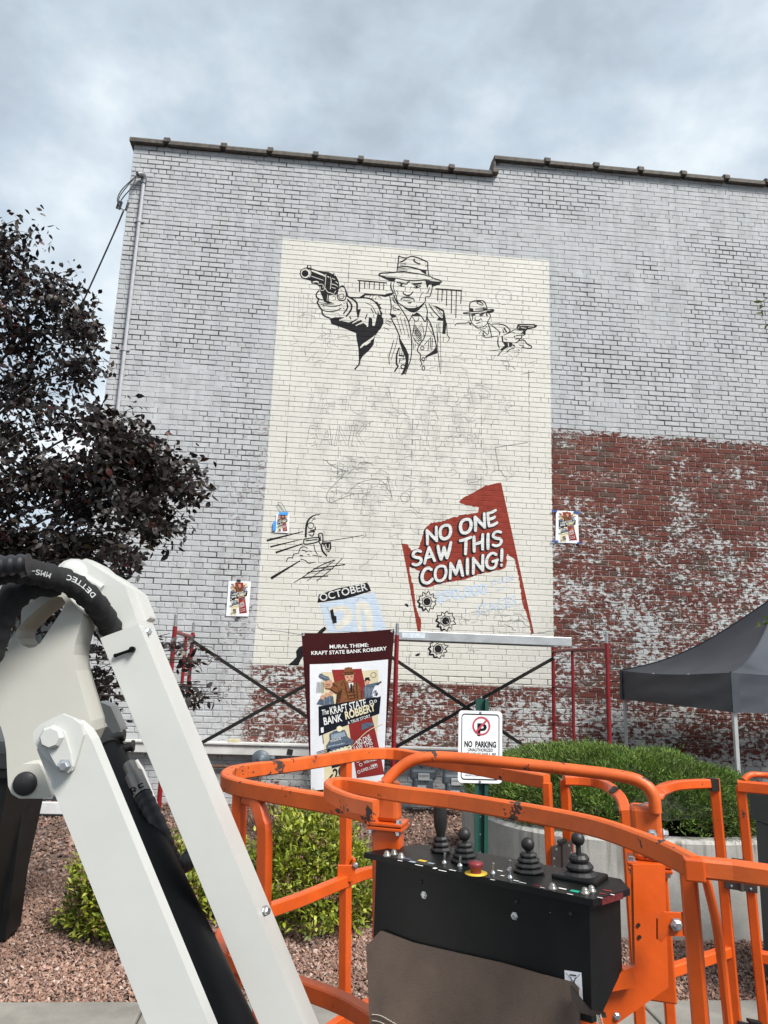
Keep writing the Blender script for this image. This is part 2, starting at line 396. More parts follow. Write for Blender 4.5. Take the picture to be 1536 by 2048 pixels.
    b.inputs['Specular IOR Level'].default_value = 0.3
    bp = nt.nodes.new('ShaderNodeBump'); bp.inputs['Strength'].default_value = 0.55; bp.inputs['Distance'].default_value = 0.006
    hgt = mt('ADD', mt('MULTIPLY', node_noise(nt, pos, 38, 4, 0.65), 0.8), mt('MULTIPLY', bare, -0.25))
    nt.links.new(hgt, bp.inputs['Height']); nt.links.new(bp.outputs[0], b.inputs['Normal'])
    return m
brick_mat = wall_material('painted_brick', False); mortar_mat = wall_material('painted_mortar', True)

w = MB()
w.box((XL+0.01, D+0.006, -0.12), (XS, D+0.9, ZL)); w.box((XS, D+0.006, -0.12), (XR, D+0.9, ZR))
wo = w.build('wall', mortar_mat, bld)

# every brick: a face proud of the mortar, chamfered edges
def brick_arrays(cx, cz, L, h, pr):
    """pr: how far the face stands in front of the wall plane D"""
    n = len(cx); hx = L/2; hz = h/2; c = 0.0035
    v = np.zeros((n, 12, 3))
    for k, (sx_, sz_) in enumerate(((-1, -1), (1, -1), (1, 1), (-1, 1))):
        v[:, k] = np.stack([cx+sx_*hx, np.full(n, D+0.0065), cz+sz_*hz], 1)
        v[:, 4+k] = np.stack([cx+sx_*hx, D-pr+c, cz+sz_*hz], 1)
        v[:, 8+k] = np.stack([cx+sx_*(hx-c), D-pr, cz+sz_*(hz-c)], 1)
    f = [(8, 9, 10, 11)]
    for k in range(4):
        j = (k+1) % 4; f += [(4+k, 4+j, 8+j, 8+k), (k, j, 4+j, 4+k)]
    return v, np.array(f)
cxs, czs, Ls, hs = [], [], [], []
ncr = int(ZR/CH)+1
for r in range(ncr):
    z0 = r*CH; hdr = (r % 7 == 4)
    ml = BL/2 if hdr else BL
    x = XL+(0.25*BL if hdr else (0.5*BL if r % 2 else 0))-ml*(1 if (r % 2 or hdr) else 0)
    while x < XR:
        a, b_ = max(x, XL), min(x+ml, XR)
        lim = ZL if (a+b_)/2 < XS else ZR
        if b_-a > 0.03 and z0+CH < lim+0.02:
            j = random.uniform(-0.003, 0.003)
            cxs.append((a+b_)/2+j); czs.append(z0+CH/2); Ls.append(b_-a-JT+random.uniform(-0.003, 0.003)); hs.append(CH-JT+random.uniform(-0.003, 0.002))
        x += ml
cxs, czs, Ls, hs = map(np.array, (cxs, czs, Ls, hs))
incream = (cxs > MX0-0.05) & (cxs < MX1+0.05) & (czs > MZ0L-0.05) & (czs < MZ1+0.05)
pr = np.where(incream, rng.uniform(0.0, 0.0006, len(cxs)), rng.uniform(-0.0005, 0.0035, len(cxs)))
hs = np.where(incream, CH-0.0042+rng.uniform(-0.0018, 0.0018, len(hs)), hs); Ls = np.where(incream, Ls+JT-rng.uniform(-0.0005, 0.0028, len(hs)), Ls)
# patches where many coats of paint have closed the joints
blob = np.zeros(len(cxs))
for _ in range(46):
    bx0, bz0, br = rng.uniform(XL, XR), rng.uniform(0.3, 8.8), rng.uniform(0.12, 0.6); blob += rng.uniform(0.5, 1.2)*np.exp(-((cxs-bx0)/br/1.2)**2-((czs-bz0)/br)**2)
closed = (blob+rng.uniform(-0.18, 0.18, len(cxs)) > 0.55) & ~incream & ((czs > ZRED) | (cxs < MX0))
Ls = np.where(closed, Ls+JT*rng.uniform(0.75, 1.0, len(cxs)), Ls); hs = np.where(closed, hs+JT*rng.uniform(0.6, 0.95, len(cxs)), hs)
hair = (rng.uniform(0, 1, len(cxs)) < 0.22) & ~closed & ~incream; hs = np.where(hair, hs+JT*0.5, hs)
czs = czs+np.where(incream, 0, 0.0035*np.sin(cxs*1.7+czs*0.9)+0.002*np.sin(cxs*5.1+czs*31)+rng.normal(0, 0.0009, len(cxs)))
rnd = rng.uniform(0, 1, len(cxs))
# the 300 bricks that show largest and unhidden become parts of their own
def pxof(x, z):
    v = Vector((x, D, z))-CAM; d = v.dot(CF); return 768+FPX*v.dot(CR)/d, 1024-FPX*v.dot(CU)/d
cand = []
for i in range(len(cxs)):
    if Ls[i] < 0.15: continue
    px, py = pxof(cxs[i], czs[i])
    if (395 < px < 595 and 1290 < py < 1478) or (812 < px < 1095 and 1325 < py < 1488) or (1115 < px < 1235 and 1290 < py < 1478) or (1120 < px < 1525 and 1060 < py < 1330 and py < 1335-(px-1240)*0.42):
        cand.append((czs[i], i))
cand.sort(); pick = set(i for _, i in cand[:300])
rest = np.array([i for i in range(len(cxs)) if i not in pick])
v, f = brick_arrays(cxs[rest], czs[rest], Ls[rest], hs[rest], pr[rest])
faces = (f[None]+12*np.arange(len(rest))[:, None, None]).reshape(-1, 4)
bo = np_mesh('brick_courses', v.reshape(-1, 3), faces, brick_mat, bld, kind='stuff')
a_ = bo.data.attributes.new('rnd', 'FLOAT', 'POINT'); a_.data.foreach_set('value', np.repeat(rnd[rest], 12).astype(np.float32))
protos = []
for k in range(14):
    vv, ff = brick_arrays(np.zeros(1), np.zeros(1), np.array([BL-JT+0.0015*((k % 5)-2)]), np.array([CH-JT]), np.array([0.0005+0.0003*(k % 7)]))
    vv = vv.reshape(-1, 3); vv[:, 1] -= D
    me = bpy.data.meshes.new('brick'); me.from_pydata(vv.tolist(), [], ff.tolist()); me.materials.append(brick_mat)
    a_ = me.attributes.new('rnd', 'FLOAT', 'POINT'); a_.data.foreach_set('value', np.full(len(vv), (k*0.618) % 1.0, np.float32)); me.update()
    me.polygons.foreach_set('use_smooth', np.zeros(len(me.polygons), bool)); protos.append(me)
for i in sorted(pick):
    bo_ = bpy.data.objects.new('brick', protos[i % 14]); C.objects.link(bo_); bo_.parent = bld
    bo_.location = (cxs[i], 0, czs[i]); bo_.scale = (Ls[i]/(BL-JT), 1, hs[i]/(CH-JT))

# clay coping tiles along the parapet, each with a raised collar at its end
cop = mat('coping_clay', (0.085, 0.072, 0.06), 0.75, var=0.35, scale=14, bump=0.4, bscale=60, dirt=0.6, dirtcol=(0.20, 0.17, 0.13))
def coping(x0, x1, z, collar, ends=False):
    m = MB(); y0, y1 = D-0.075, D+0.42
    prof = [(y0, z-0.035), (y0, z+0.012), (y0+0.03, z+0.045), (D+0.15, z+0.085), (y1-0.03, z+0.05), (y1, z-0.03)]
    def seg(a, b, g):
        vs_ = []; n = len(prof)
        for xx in (a, b):
            for q in prof: vs_.append((xx, q[0]-(g if q[0] < D else -g), q[1]+g*1.2))
        m.add(vs_, [(k, k+1, n+k+1, n+k) for k in range(n-1)]+[tuple(range(n)), tuple(reversed(range(n, 2*n))), (0, n, 2*n-1, n-1)])
    seg(x0, x1-collar, 0); 
    if collar: seg(x1-collar, x1+0.02, 0.022)
    m.build('coping_tile', cop, bld)
tops = [268, 340, 453, 545, 635, 725, 815, 905, 992]
for i in range(len(tops)-1):
    f_ = lambda p: 270+(p-268)*0.0985
    coping(W(tops[i], f_(tops[i])).x-(0.03 if i == 0 else 0), W(tops[i+1], f_(tops[i+1])).x-0.004, ZL, 0.055)
tops = [992, 1095, 1192, 1280, 1365, 1450, 1532, 1615, 1700]
for i in range(len(tops)-1):
    f_ = lambda p: 306+(p-992)*0.085
    coping(W(tops[i], f_(tops[i])).x-(0.03 if i == 0 else 0), W(tops[i+1], f_(tops[i+1])).x-0.004, ZR, 0.055)
m = MB(); m.box((XS-0.03, D-0.055, ZL+0.02), (XS-0.002, D+0.3, ZR-0.03)); m.build('coping_end', cop, bld)

# projecting ledge low on the wall
zt = W(500, 1487).z; zb_ = W(500, 1508).z
led = MB()
led.obox(((XL+2.3)/2, D-0.06, (zt+zb_)/2), ((2.3-XL)/2, 0, 0), (0, 0.062, 0), (0, 0, (zt-zb_)/2), 0.008)
led.obox(((XL+2.3)/2, D-0.07, zt+0.006), ((2.3-XL)/2, 0, 0), (0, 0.075, 0), (0, 0, 0.012), 0.004)
ledo = led.build('stone_ledge', mat('ledge_paint', (0.60, 0.60, 0.58), 0.75, var=0.12, scale=5, bump=0.4, bscale=50, dirt=0.6, dirtcol=(0.30, 0.29, 0.26), chips=0.1, chipcol=(0.3, 0.2, 0.17)), bld)
t = MB(); p = at(580, 1504, D-0.13); t.obox(p, (0.032, 0, -0.004), (0, 0.001, 0), (0.004, 0, 0.03)); t.build('tape_patch', mat('black_tape', (0.012, 0.012, 0.013), 0.6), ledo)
# ------------------------------------------------------------------ flat paint and print as thin layers of polygons
def paint(name, col, rough=0.6, var=0.1, scale=12):
    return mat(name, col, rough, var=var, scale=scale, bump=0.25, bscale=45, spec=0.15)
PAL = dict(
    black=paint('black_paint', (0.011, 0.011, 0.013), 0.65, 0.25), white=paint('lettering_white', (0.63, 0.63, 0.62), 0.6, 0.12),
    red=paint('brick_red_paint', (0.235, 0.034, 0.021), 0.6, 0.16), cream=paint('cream_paint', (0.645, 0.625, 0.555)),
    pale=paint('pale_blue_paint', (0.50, 0.58, 0.68), 0.6, 0.06), grey=paint('pencil_grey', (0.36, 0.355, 0.335), 0.8, 0.3), dgrey=paint('charcoal_line', (0.22, 0.22, 0.21), 0.8, 0.4),
    paper=paint('print_paper', (0.80, 0.81, 0.85), 0.5, 0.03), beige=paint('print_beige', (0.70, 0.62, 0.42), 0.5, 0.05), pred=paint('print_red', (0.27, 0.03, 0.028), 0.5, 0.1),
    brown=paint('print_brown', (0.22, 0.085, 0.035), 0.5, 0.3, 60), dbrown=paint('print_dark_brown', (0.07, 0.028, 0.016), 0.5, 0.3, 60), skin=paint('print_skin', (0.62, 0.33, 0.22), 0.5, 0.2, 60),
    blue=paint('print_slate', (0.10, 0.13, 0.18), 0.5, 0.3, 60), lblue=paint('print_light_slate', (0.30, 0.36, 0.43), 0.5, 0.2, 60), navy=paint('print_navy', (0.01, 0.012, 0.02), 0.5), maroon=paint('banner_maroon', (0.045, 0.008, 0.009), 0.42, 0.12, 5),
    pwhite=paint('print_white', (0.82, 0.82, 0.8), 0.5, 0.03), cwhite=paint('print_cream', (0.80, 0.72, 0.50), 0.5, 0.05), signred=paint('sign_red', (0.50, 0.075, 0.10), 0.5, 0.05), signwhite=paint('sign_white', (0.80, 0.81, 0.82), 0.4, 0.02),
    labelgrey=paint('label_grey', (0.5, 0.52, 0.52), 0.5), yellow=paint('label_yellow', (0.7, 0.5, 0.05), 0.5), green=paint('label_green', (0.02, 0.30, 0.20), 0.5), stitch=paint('stitch_thread', (0.55, 0.50, 0.42), 0.8))
_txt = {}
def text_tris(s, offset=0.0, shear=0.0):
    k = (s, offset, shear)
    if k in _txt: return _txt[k]
    cu = bpy.data.curves.new('txt', 'FONT'); cu.body = s; cu.offset = offset; cu.shear = shear; cu.resolution_u = 3; cu.fill_mode = 'FRONT'
    ob = bpy.data.objects.new('txt', cu); C.objects.link(ob)
    dg = bpy.context.evaluated_depsgraph_get(); me = bpy.data.meshes.new_from_object(ob.evaluated_get(dg))
    me.calc_loop_triangles()
    vs_ = [(v.co.x, v.co.y) for v in me.vertices]; tr = [tuple(t.vertices) for t in me.loop_triangles]
    bpy.data.objects.remove(ob); bpy.data.curves.remove(cu); bpy.data.meshes.remove(me)
    _txt[k] = (vs_, tr); return _txt[k]

BRUSH = {
 'N': (0.86, [[(0.03, -0.03), (0.12, 0.5), (0.17, 1.0)], [(0.17, 1.0), (0.45, 0.5), (0.72, 0.02)], [(0.72, 0.02), (0.78, 0.5), (0.86, 1.04)]]),
 'O': (0.90, [[(0.5, 1.0), (0.22, 0.9), (0.06, 0.55), (0.10, 0.15), (0.36, 0.0), (0.66, 0.12), (0.84, 0.5), (0.78, 0.88), (0.46, 1.0)]]),
 'E': (0.66, [[(0.12, 1.0), (0.07, 0.5), (0.05, 0.02)], [(0.12, 0.98), (0.4, 0.98), (0.70, 1.04)], [(0.10, 0.52), (0.35, 0.52), (0.56, 0.57)], [(0.05, 0.03), (0.35, 0.02), (0.64, 0.10)]]),
 'S': (0.74, [[(0.70, 0.88), (0.48, 1.0), (0.22, 0.94), (0.12, 0.72), (0.30, 0.55), (0.56, 0.44), (0.66, 0.24), (0.50, 0.04), (0.24, 0.0), (0.02, 0.12)]]),
 'A': (0.88, [[(0.0, -0.04), (0.22, 0.5), (0.46, 1.02)], [(0.46, 1.02), (0.60, 0.5), (0.74, -0.02)], [(0.18, 0.32), (0.45, 0.36), (0.66, 0.36)]]),
 'W': (1.12, [[(0.10, 1.0), (0.12, 0.5), (0.20, 0.0)], [(0.20, 0.0), (0.38, 0.4), (0.52, 0.82)], [(0.52, 0.82), (0.56, 0.4), (0.64, 0.0)], [(0.64, 0.0), (0.86, 0.5), (1.06, 1.05)]]),
 'T': (0.76, [[(0.02, 0.96), (0.4, 0.97), (0.84, 1.04)], [(0.46, 0.98), (0.38, 0.5), (0.28, -0.06)]]),
 'H': (0.82, [[(0.16, 1.02), (0.10, 0.5), (0.04, -0.02)], [(0.80, 1.04), (0.72, 0.5), (0.66, 0.0)], [(0.10, 0.48), (0.4, 0.50), (0.74, 0.55)]]),
 'I': (0.34, [[(0.24, 1.02), (0.16, 0.5), (0.10, -0.02)]]),
 'C': (0.80, [[(0.78, 0.84), (0.58, 1.0), (0.30, 0.92), (0.08, 0.58), (0.10, 0.18), (0.36, 0.0), (0.62, 0.08), (0.76, 0.20)]]),
 'M': (1.04, [[(0.02, -0.03), (0.12, 0.5), (0.20, 1.0)], [(0.20, 1.0), (0.34, 0.6), (0.46, 0.18)], [(0.46, 0.18), (0.66, 0.6), (0.84, 1.02)], [(0.84, 1.02), (0.88, 0.5), (0.92, -0.02)]]),
 'G': (0.86, [[(0.80, 0.86), (0.58, 1.0), (0.30, 0.92), (0.08, 0.58), (0.10, 0.18), (0.36, 0.0), (0.64, 0.08), (0.78, 0.42)], [(0.50, 0.44), (0.66, 0.45), (0.86, 0.47)]]),
 '!': (0.34, [[(0.26, 1.08), (0.20, 0.7), (0.13, 0.34)], [(0.08, 0.06), (0.085, 0.03)]]), ' ': (0.34, [])}
def brush_text(A, s, a, b, h, w, col, dx=0, dy=0, shear=0.10):
    """hand-painted capitals along a baseline"""
    gap = 0.13; tot = sum(BRUSH[c][0]+gap for c in s)-gap; ux, uy = b[0]-a[0], b[1]-a[1]; Ln = math.hypot(ux, uy); ux /= Ln; uy /= Ln; k = Ln/tot; x0 = 0; r_ = random.Random(sum(map(ord, s)))
    for c in s:
        wd, st = BRUSH[c]; jy = r_.uniform(-0.03, 0.03)
        for p in st:
            q = []
            for x, y in p:
                X_ = (x0+x)*k+y*h*shear; Y_ = (y+jy)*h; q.append((a[0]+dx+ux*X_+uy*Y_, a[1]+dy+uy*X_-ux*Y_))
            A.line(q, w*r_.uniform(.92, 1.08), col, smooth=5, taper=0.86); A.circ(*q[0], w*.43, col, n=10); A.circ(*q[-1], w*.43, col, n=10)
        x0 += wd+gap

class Art:
    """2-D drawing; T maps drawing coordinates to the coordinates of the surface"""
    def __init__(s, T=lambda x, y: (x, y)): s.T = T; s.tris = []; s.i = 0; s.lay = 0
    def put(s, pts, col):
        s.tris.append((pts, col, s.lay*0.0007+(s.i % 50)*1.2e-5))
    def poly(s, pts, col='black', smooth=0):
        q = [Vector((*s.T(x, y), 0)) for x, y in pts]
        if smooth: q = sm(q, smooth, True)
        for t in tessellate_polygon([q]): s.put([(q[i].x, q[i].y) for i in t], col)
        s.i += 1; return s
    def line(s, pts, w, col='black', w2=None, smooth=4, taper=0.75):
        q = [Vector((x, y, 0)) for x, y in pts]
        if smooth and len(q) > 2: q = sm(q, smooth)
        w2 = w if w2 is None else w2; n = len(q); L = []; Rr = []
        for i, p in enumerate(q):
            t = (q[min(i+1, n-1)]-q[max(i-1, 0)])
            if t.length < 1e-9: t = Vector((1, 0, 0))
            t.normalize(); nn = Vector((-t.y, t.x, 0)); f = i/max(1, n-1)
            ww = (w+(w2-w)*f)/2
            if len(q) > 3: ww *= taper+(1-taper)*math.sin(math.pi*min(max(f, 0.12), 0.88)) if taper < 1 else 1
            L.append(p+nn*ww); Rr.append(p-nn*ww)
        L = [s.T(p.x, p.y) for p in L]; Rr = [s.T(p.x, p.y) for p in Rr]
        for i in range(n-1):
            s.put([L[i], Rr[i], Rr[i+1]], col); s.put([L[i], Rr[i+1], L[i+1]], col)
        s.i += 1; return s
    def circ(s, x, y, r, col='black', ry=None, n=16, w=None):
        pts = [(x+r*math.cos(2*math.pi*k/n), y+(ry or r)*math.sin(2*math.pi*k/n)) for k in range(n)]
        if w: return s.line(pts+[pts[0]], w, col, smooth=0, taper=1)
        return s.poly(pts, col)
    def text(s, txt, a, b, h, col='black', bold=0.0, shear=0.0, dx=0, dy=0, fit=True, jit=0):
        """baseline from a to b (y down), cap height h"""
        vs_, tr = text_tris(txt, bold, shear)
        xs = [v[0] for v in vs_]; x0, x1 = min(xs), max(xs)
        ux, uy = b[0]-a[0], b[1]-a[1]; Ln = math.hypot(ux, uy); ux /= Ln; uy /= Ln
        cap = 0.729; sx_ = Ln/(x1-x0); P = []
        for x, y in vs_:
            X_ = (x-x0)*sx_; Y_ = y/cap*h
            P.append(s.T(a[0]+dx+ux*X_+uy*Y_, a[1]+dy+uy*X_-ux*Y_))
        for t in tr: s.put([P[i] for i in t], col)
        s.i += 1; return s
    def layer(s): s.lay += 1; return s
    def build(s, name, surf, parent, base=0.001, drape=None, label=None, maxlen=None):
        cols = []; vs_ = []; fs_ = []; mi = []
        tris = s.tris
        if maxlen:
            tris = []; st = list(s.tris)
            while st:
                p, c, o_ = st.pop(); d = [math.dist(p[i], p[(i+1) % 3]) for i in range(3)]; k = d.index(max(d))
                if d[k] <= maxlen: tris.append((p, c, o_)); continue
                a, b, e = p[k], p[(k+1) % 3], p[(k+2) % 3]; mm = ((a[0]+b[0])/2, (a[1]+b[1])/2); st += [([a, mm, e], c, o_), ([mm, b, e], c, o_)]
        for pts, col, off in tris:
            if col not in cols: cols.append(col)
            for poly, dep in (drape(pts) if drape else [(pts, [0]*len(pts))]):
                n = len(vs_)
                for (x, y), d in zip(poly, dep): vs_.append(surf(x, y, base+off-d))
                fs_.append(tuple(range(n, n+len(poly)))); mi.append(cols.index(col))
        org = root_loc(parent)
        me = bpy.data.meshes.new(name); me.from_pydata([tuple(Vector(v)-org) for v in vs_], [], fs_)
        for c in cols: me.materials.append(PAL[c])
        me.polygons.foreach_set('material_index', mi); me.polygons.foreach_set('use_smooth', [False]*len(mi)); me.update()
        o = bpy.data.objects.new(name, me); C.objects.link(o); o.parent = parent
        if label: o['label'] = label
        return o

def clip(poly, z, above):
    out = []
    for i in range(len(poly)):
        a, b = poly[i-1], poly[i]; ia, ib = (a[1] >= z) == above or a[1] == z, (b[1] >= z) == above or b[1] == z
        if ia != ib:
            t = (z-a[1])/(b[1]-a[1]); out.append((a[0]+(b[0]-a[0])*t, z))
        if ib: out.append(b)
    return out
def drape(pts):
    """cut a triangle at the joints between courses and press it into them"""
    z0, z1 = min(p[1] for p in pts), max(p[1] for p in pts); k0, k1 = int(z0/CH), int(z1/CH)+1
    lev = []
    for k in range(k0, k1+1): lev += [(k*CH-0.0055, 0), (k*CH, 0.0032), (k*CH+0.0055, 0)]
    dm = {round(z, 6): d for z, d in lev}
    cuts = [z for z, _ in lev if z0+1e-6 < z < z1-1e-6]; res = []; cur = list(pts)
    def dep(z):
        q = dm.get(round(z, 6))
        if q is not None: return q
        j = abs(z/CH-round(z/CH))*CH
        return 0.0032*(1-j/0.0055) if j < 0.0055 else 0
    for z in cuts:
        lo = clip(cur, z, False); cur = clip(cur, z, True)
        if len(lo) >= 3: res.append(lo)
        if len(cur) < 3: break
    if len(cur) >= 3: res.append(cur)
    return [(p, [dep(q[1]) for q in p]) for p in res]
def wsurf(x, z, off): return (x, D-off, z)
def crop(ox, oy, s):
    def T(x, y):
        p = W(ox+x/s, oy+y/s); return (p.x, p.z)
    return T
def mural(a, name, label, base=0.0012): return a.build(name, wsurf, bld, base, drape, label)
WPX = lambda x, y: (W(x, y).x, W(x, y).z)

# ---- the big gunman
A = Art(crop(700, 490, 6.982)); L, Pg = A.line, A.poly
L([(680, 150), (672, 250), (655, 380)], 18)
L([(680, 155), (740, 175), (800, 180), (850, 160), (920, 170), (1000, 200), (1080, 240), (1085, 300), (1095, 400), (1110, 440)], 17)
L([(690, 240), (740, 225), (790, 190)], 22); L([(905, 195), (890, 215), (930, 250), (985, 265)], 20)
for a, b in (((700, 270), (790, 245)), ((695, 290), (785, 270)), ((670, 335), (780, 330)), ((670, 350), (820, 345)), ((670, 365), (800, 362)), ((1045, 300), (1080, 290))): L([a, b], 6)
L([(670, 310), (780, 300), (900, 322), (1000, 350), (1075, 355)], 20)
Pg([(970, 345), (1060, 350), (1068, 412), (1040, 400), (1000, 375)]); L([(655, 380), (760, 375), (900, 395), (1000, 410), (1110, 440)], 15)
L([(650, 380), (520, 390), (430, 395), (405, 415), (440, 440), (520, 480)], 20)
Pg([(405, 412), (520, 450), (640, 468), (620, 515), (560, 510), (510, 480)])
L([(520, 455), (650, 465), (780, 492), (900, 498), (1060, 490), (1150, 510), (1280, 520)], 16)
Pg([(1050, 495), (1150, 520), (1285, 515), (1250, 555), (1160, 582), (1140, 540), (1100, 560), (1080, 612), (1065, 560)])
L([(1100, 430), (1180, 470), (1250, 490), (1285, 520)], 15)
for p, w_ in (([(575, 520), (570, 580), (590, 640), (620, 680)], 18), ([(620, 510), (605, 590), (625, 650), (640, 690)], 11), ([(650, 630), (670, 670), (665, 700)], 9),
              ([(640, 690), (670, 800), (740, 850), (800, 900), (900, 905), (960, 880), (1020, 820), (1050, 790), (1055, 720)], 16),
              ([(650, 525), (700, 530), (790, 545), (810, 510)], 17), ([(665, 550), (720, 577), (770, 570)], 9), ([(890, 590), (930, 602), (990, 577)], 12), ([(895, 572), (990, 568)], 11),
              ([(780, 580), (765, 630)], 6), ([(855, 580), (835, 630)], 6), ([(740, 650), (750, 680), (800, 705), (850, 690), (880, 650)], 18),
              ([(710, 770), (730, 740), (800, 735), (880, 750), (900, 790)], 18), ([(735, 765), (800, 772), (860, 765)], 8), ([(1025, 655), (985, 710), (970, 780)], 9),
              ([(1120, 545), (1150, 570), (1135, 660), (1110, 720), (1065, 720)], 14), ([(1115, 590), (1095, 640), (1065, 680)], 11), ([(820, 505), (830, 530)], 10), ([(935, 840), (920, 865)], 8)): L(p, w_)
Pg([(750, 855), (810, 880), (900, 880), (960, 860), (1040, 800), (1035, 830), (960, 910), (900, 945), (840, 935), (780, 890)])
A.circ(718, 553, 17); A.circ(930, 583, 17); A.circ(822, 705, 14)
Pg([(850, 540), (920, 532), (1008, 522), (1002, 546), (900, 562)]); Pg([(800, 800), (867, 795), (850, 817), (815, 817)])
Pg([(130, 728), (210, 675), (330, 690), (480, 695), (530, 675), (600, 665), (605, 687), (550, 712), (490, 727), (400, 706), (212, 704), (192, 738)])
for a, b in (((290, 705), (260, 745)), ((330, 705), (300, 755)), ((370, 720), (350, 765)), ((400, 712), (442, 752)), ((590, 720), (640, 820)), ((610, 710), (660, 830)), ((575, 730), (625, 810)), ((580, 850), (690, 910)), ((585, 880), (690, 895)), ((600, 920), (700, 900)), ((690, 975), (715, 945)),
             ((650, 1000), (720, 1240)), ((700, 1010), (770, 1250)), ((760, 1020), (830, 1300)), ((500, 1040), (580, 1090)), ((490, 1080), (570, 1130)), ((470, 1150), (550, 1190)), ((480, 1060), (600, 1075)),
             ((1110, 1100), (1165, 1200)), ((1095, 1150), (1160, 1260)), ((1210, 1110), (1230, 1340)), ((1235, 1090), (1245, 1220)), ((1205, 890), (1280, 1000)), ((1240, 900), (1295, 990)), ((1110, 940), (1170, 1010)),
             ((700, 1460), (690, 1540)), ((730, 1460), (720, 1540)), ((760, 1520), (750, 1560)), ((710, 1590), (760, 1580)), ((705, 1610), (760, 1600)), ((870, 1340), (865, 1450)), ((890, 1360), (885, 1460)), ((915, 1380), (905, 1440))): L([a, b], 7)
L([(555, 715), (570, 800), (575, 880), (565, 960)], 15); Pg([(550, 958), (600, 963), (645, 985), (630, 1012), (580, 1007)]); L([(570, 1020), (600, 1010), (650, 1000)], 11)
L([(610, 690), (650, 790), (700, 870), (760, 960), (820, 1080), (850, 1240), (860, 1350), (860, 1500), (840, 1620), (800, 1730), (770, 1810)], 15)
L([(570, 1020), (620, 1110), (670, 1220), (700, 1290)], 17)
Pg([(680, 1262), (720, 1340), (780, 1440), (822, 1540), (812, 1680), (762, 1800), (708, 1822), (755, 1720), (778, 1620), (768, 1560), (718, 1440), (688, 1350)])
L([(1050, 820), (1080, 920), (1070, 1010), (1050, 1070), (1000, 1000), (940, 945)], 15); L([(880, 960), (820, 1075)], 13)
Pg([(858, 992), (930, 940), (992, 992)]); L([(870, 1000), (910, 1060), (950, 1055), (962, 1010)], 11)
L([(905, 1060), (885, 1180), (880, 1280), (960, 1400)], 10); L([(1000, 1080), (1020, 1180), (1040, 1290)], 7)
for k in range(7): L([(900+k*14, 1090+k*22), (890+k*20, 1230+k*22)], 6); L([(895, 1120+k*36), (1000-k*2, 1250+k*24)], 5); L([(1000, 1100+k*36), (900+k*8, 1230+k*20)], 5)
L([(1085, 1000), (1070, 1150), (1040, 1290), (980, 1380), (940, 1470), (985, 1530), (980, 1600), (1000, 1650), (985, 1700)], 14)
L([(1100, 820), (1150, 900), (1240, 1000), (1290, 1030)], 15)
Pg([(1140, 840), (1220, 858), (1312, 910), (1332, 1000), (1348, 1100), (1332, 1242), (1288, 1242), (1300, 1100), (1300, 1060), (1208, 1052), (1242, 1008), (1292, 1030), (1300, 932), (1220, 888)])
L([(1350, 1090), (1360, 1250), (1388, 1300), (1360, 1355)], 11); L([(1310, 1280), (1300, 1355)], 7)
L([(1075, 1010), (1130, 1110), (1170, 1250), (1200, 1380), (1215, 1500)], 18)
Pg([(1213, 1395), (1222, 1512), (1130, 1542), (1040, 1583), (1060, 1545), (1160, 1480)])
A.circ(1010, 1440, 24, w=11); A.circ(1025, 1595, 22, w=13); A.circ(1025, 1720, 19, ry=30, w=12)
L([(1215, 1100), (1220, 1350), (1240, 1600), (1265, 1800)], 9); L([(1255, 1080), (1265, 1400), (1270, 1740)], 6)
for a, b in (((1100, 1350), (1088, 1480)), ((1130, 1290), (1120, 1450)), ((1152, 1300), (1142, 1470)), ((1040, 1390), (1130, 1290))): L([a, b], 10)
L([(610, 1330), (580, 1440), (545, 1560), (550, 1670)], 11); L([(670, 1260), (640, 1400), (570, 1610)], 8)
L([(690, 1430), (655, 1530), (650, 1660), (670, 1690), (620, 1770)], 24); L([(680, 1540), (750, 1550)], 22); L([(690, 1640), (700, 1580)], 14); A.circ(740, 1700, 28, w=15)
L([(0, 735), (130, 735), (250, 745), (320, 775), (380, 830)], 15)
Pg([(340, 780), (390, 800), (400, 830), (442, 818), (412, 852), (442, 878), (422, 902), (452, 950), (442, 1010), (474, 1030), (444, 1060), (472, 1085), (420, 1185), (390, 1180), (432, 1080), (430, 980), (400, 880), (360, 820)])
for p, w_ in (([(215, 805), (290, 840), (330, 880)], 8), ([(295, 890), (330, 950)], 12), ([(330, 890), (370, 970)], 10), ([(240, 960), (215, 1035)], 14), ([(390, 920), (395, 1020), (350, 1140)], 14), ([(330, 970), (335, 1010)], 8)): L(p, w_)
Pg([(85, 1230), (0, 1198), (-90, 1150), (-150, 1140), (-170, 1080), (60, 1135), (200, 1152), (330, 1148), (425, 1162), (372, 1240), (345, 1280), (330, 1390), (270, 1470), (180, 1550), (142, 1620), (136, 1672), (72, 1745), (58, 1728), (115, 1668), (124, 1620), (118, 1440), (90, 1300)])
A.T = crop(580, 490, 7.68)
Pg([(608, 1130), (700, 1110), (830, 1110), (870, 1080), (820, 1122), (740, 1152), (900, 1190), (960, 1170), (1050, 1118), (1000, 1190), (960, 1212), (1090, 1150), (1112, 1170), (1020, 1240), (1132, 1200), (1182, 1240), (1172, 1262), (1200, 1255), (1212, 1110), (1262, 1130), (1266, 1240), (1302, 1240), (1342, 1060), (1400, 1070), (1440, 1170), (1392, 1290), (1200, 1330), (1000, 1340), (760, 1255), (640, 1215)])
L([(890, 790), (1020, 880), (1030, 1000), (1050, 1110)], 28); Pg([(1030, 990), (1090, 982), (1070, 1050), (1055, 1112), (1030, 1100)])
L([(880, 830), (945, 920), (930, 1010), (860, 1100)], 28); L([(870, 880), (885, 960), (820, 1060)], 24); L([(760, 640), (830, 650), (870, 730), (900, 800), (1060, 812), (1180, 812), (1290, 850)], 19)
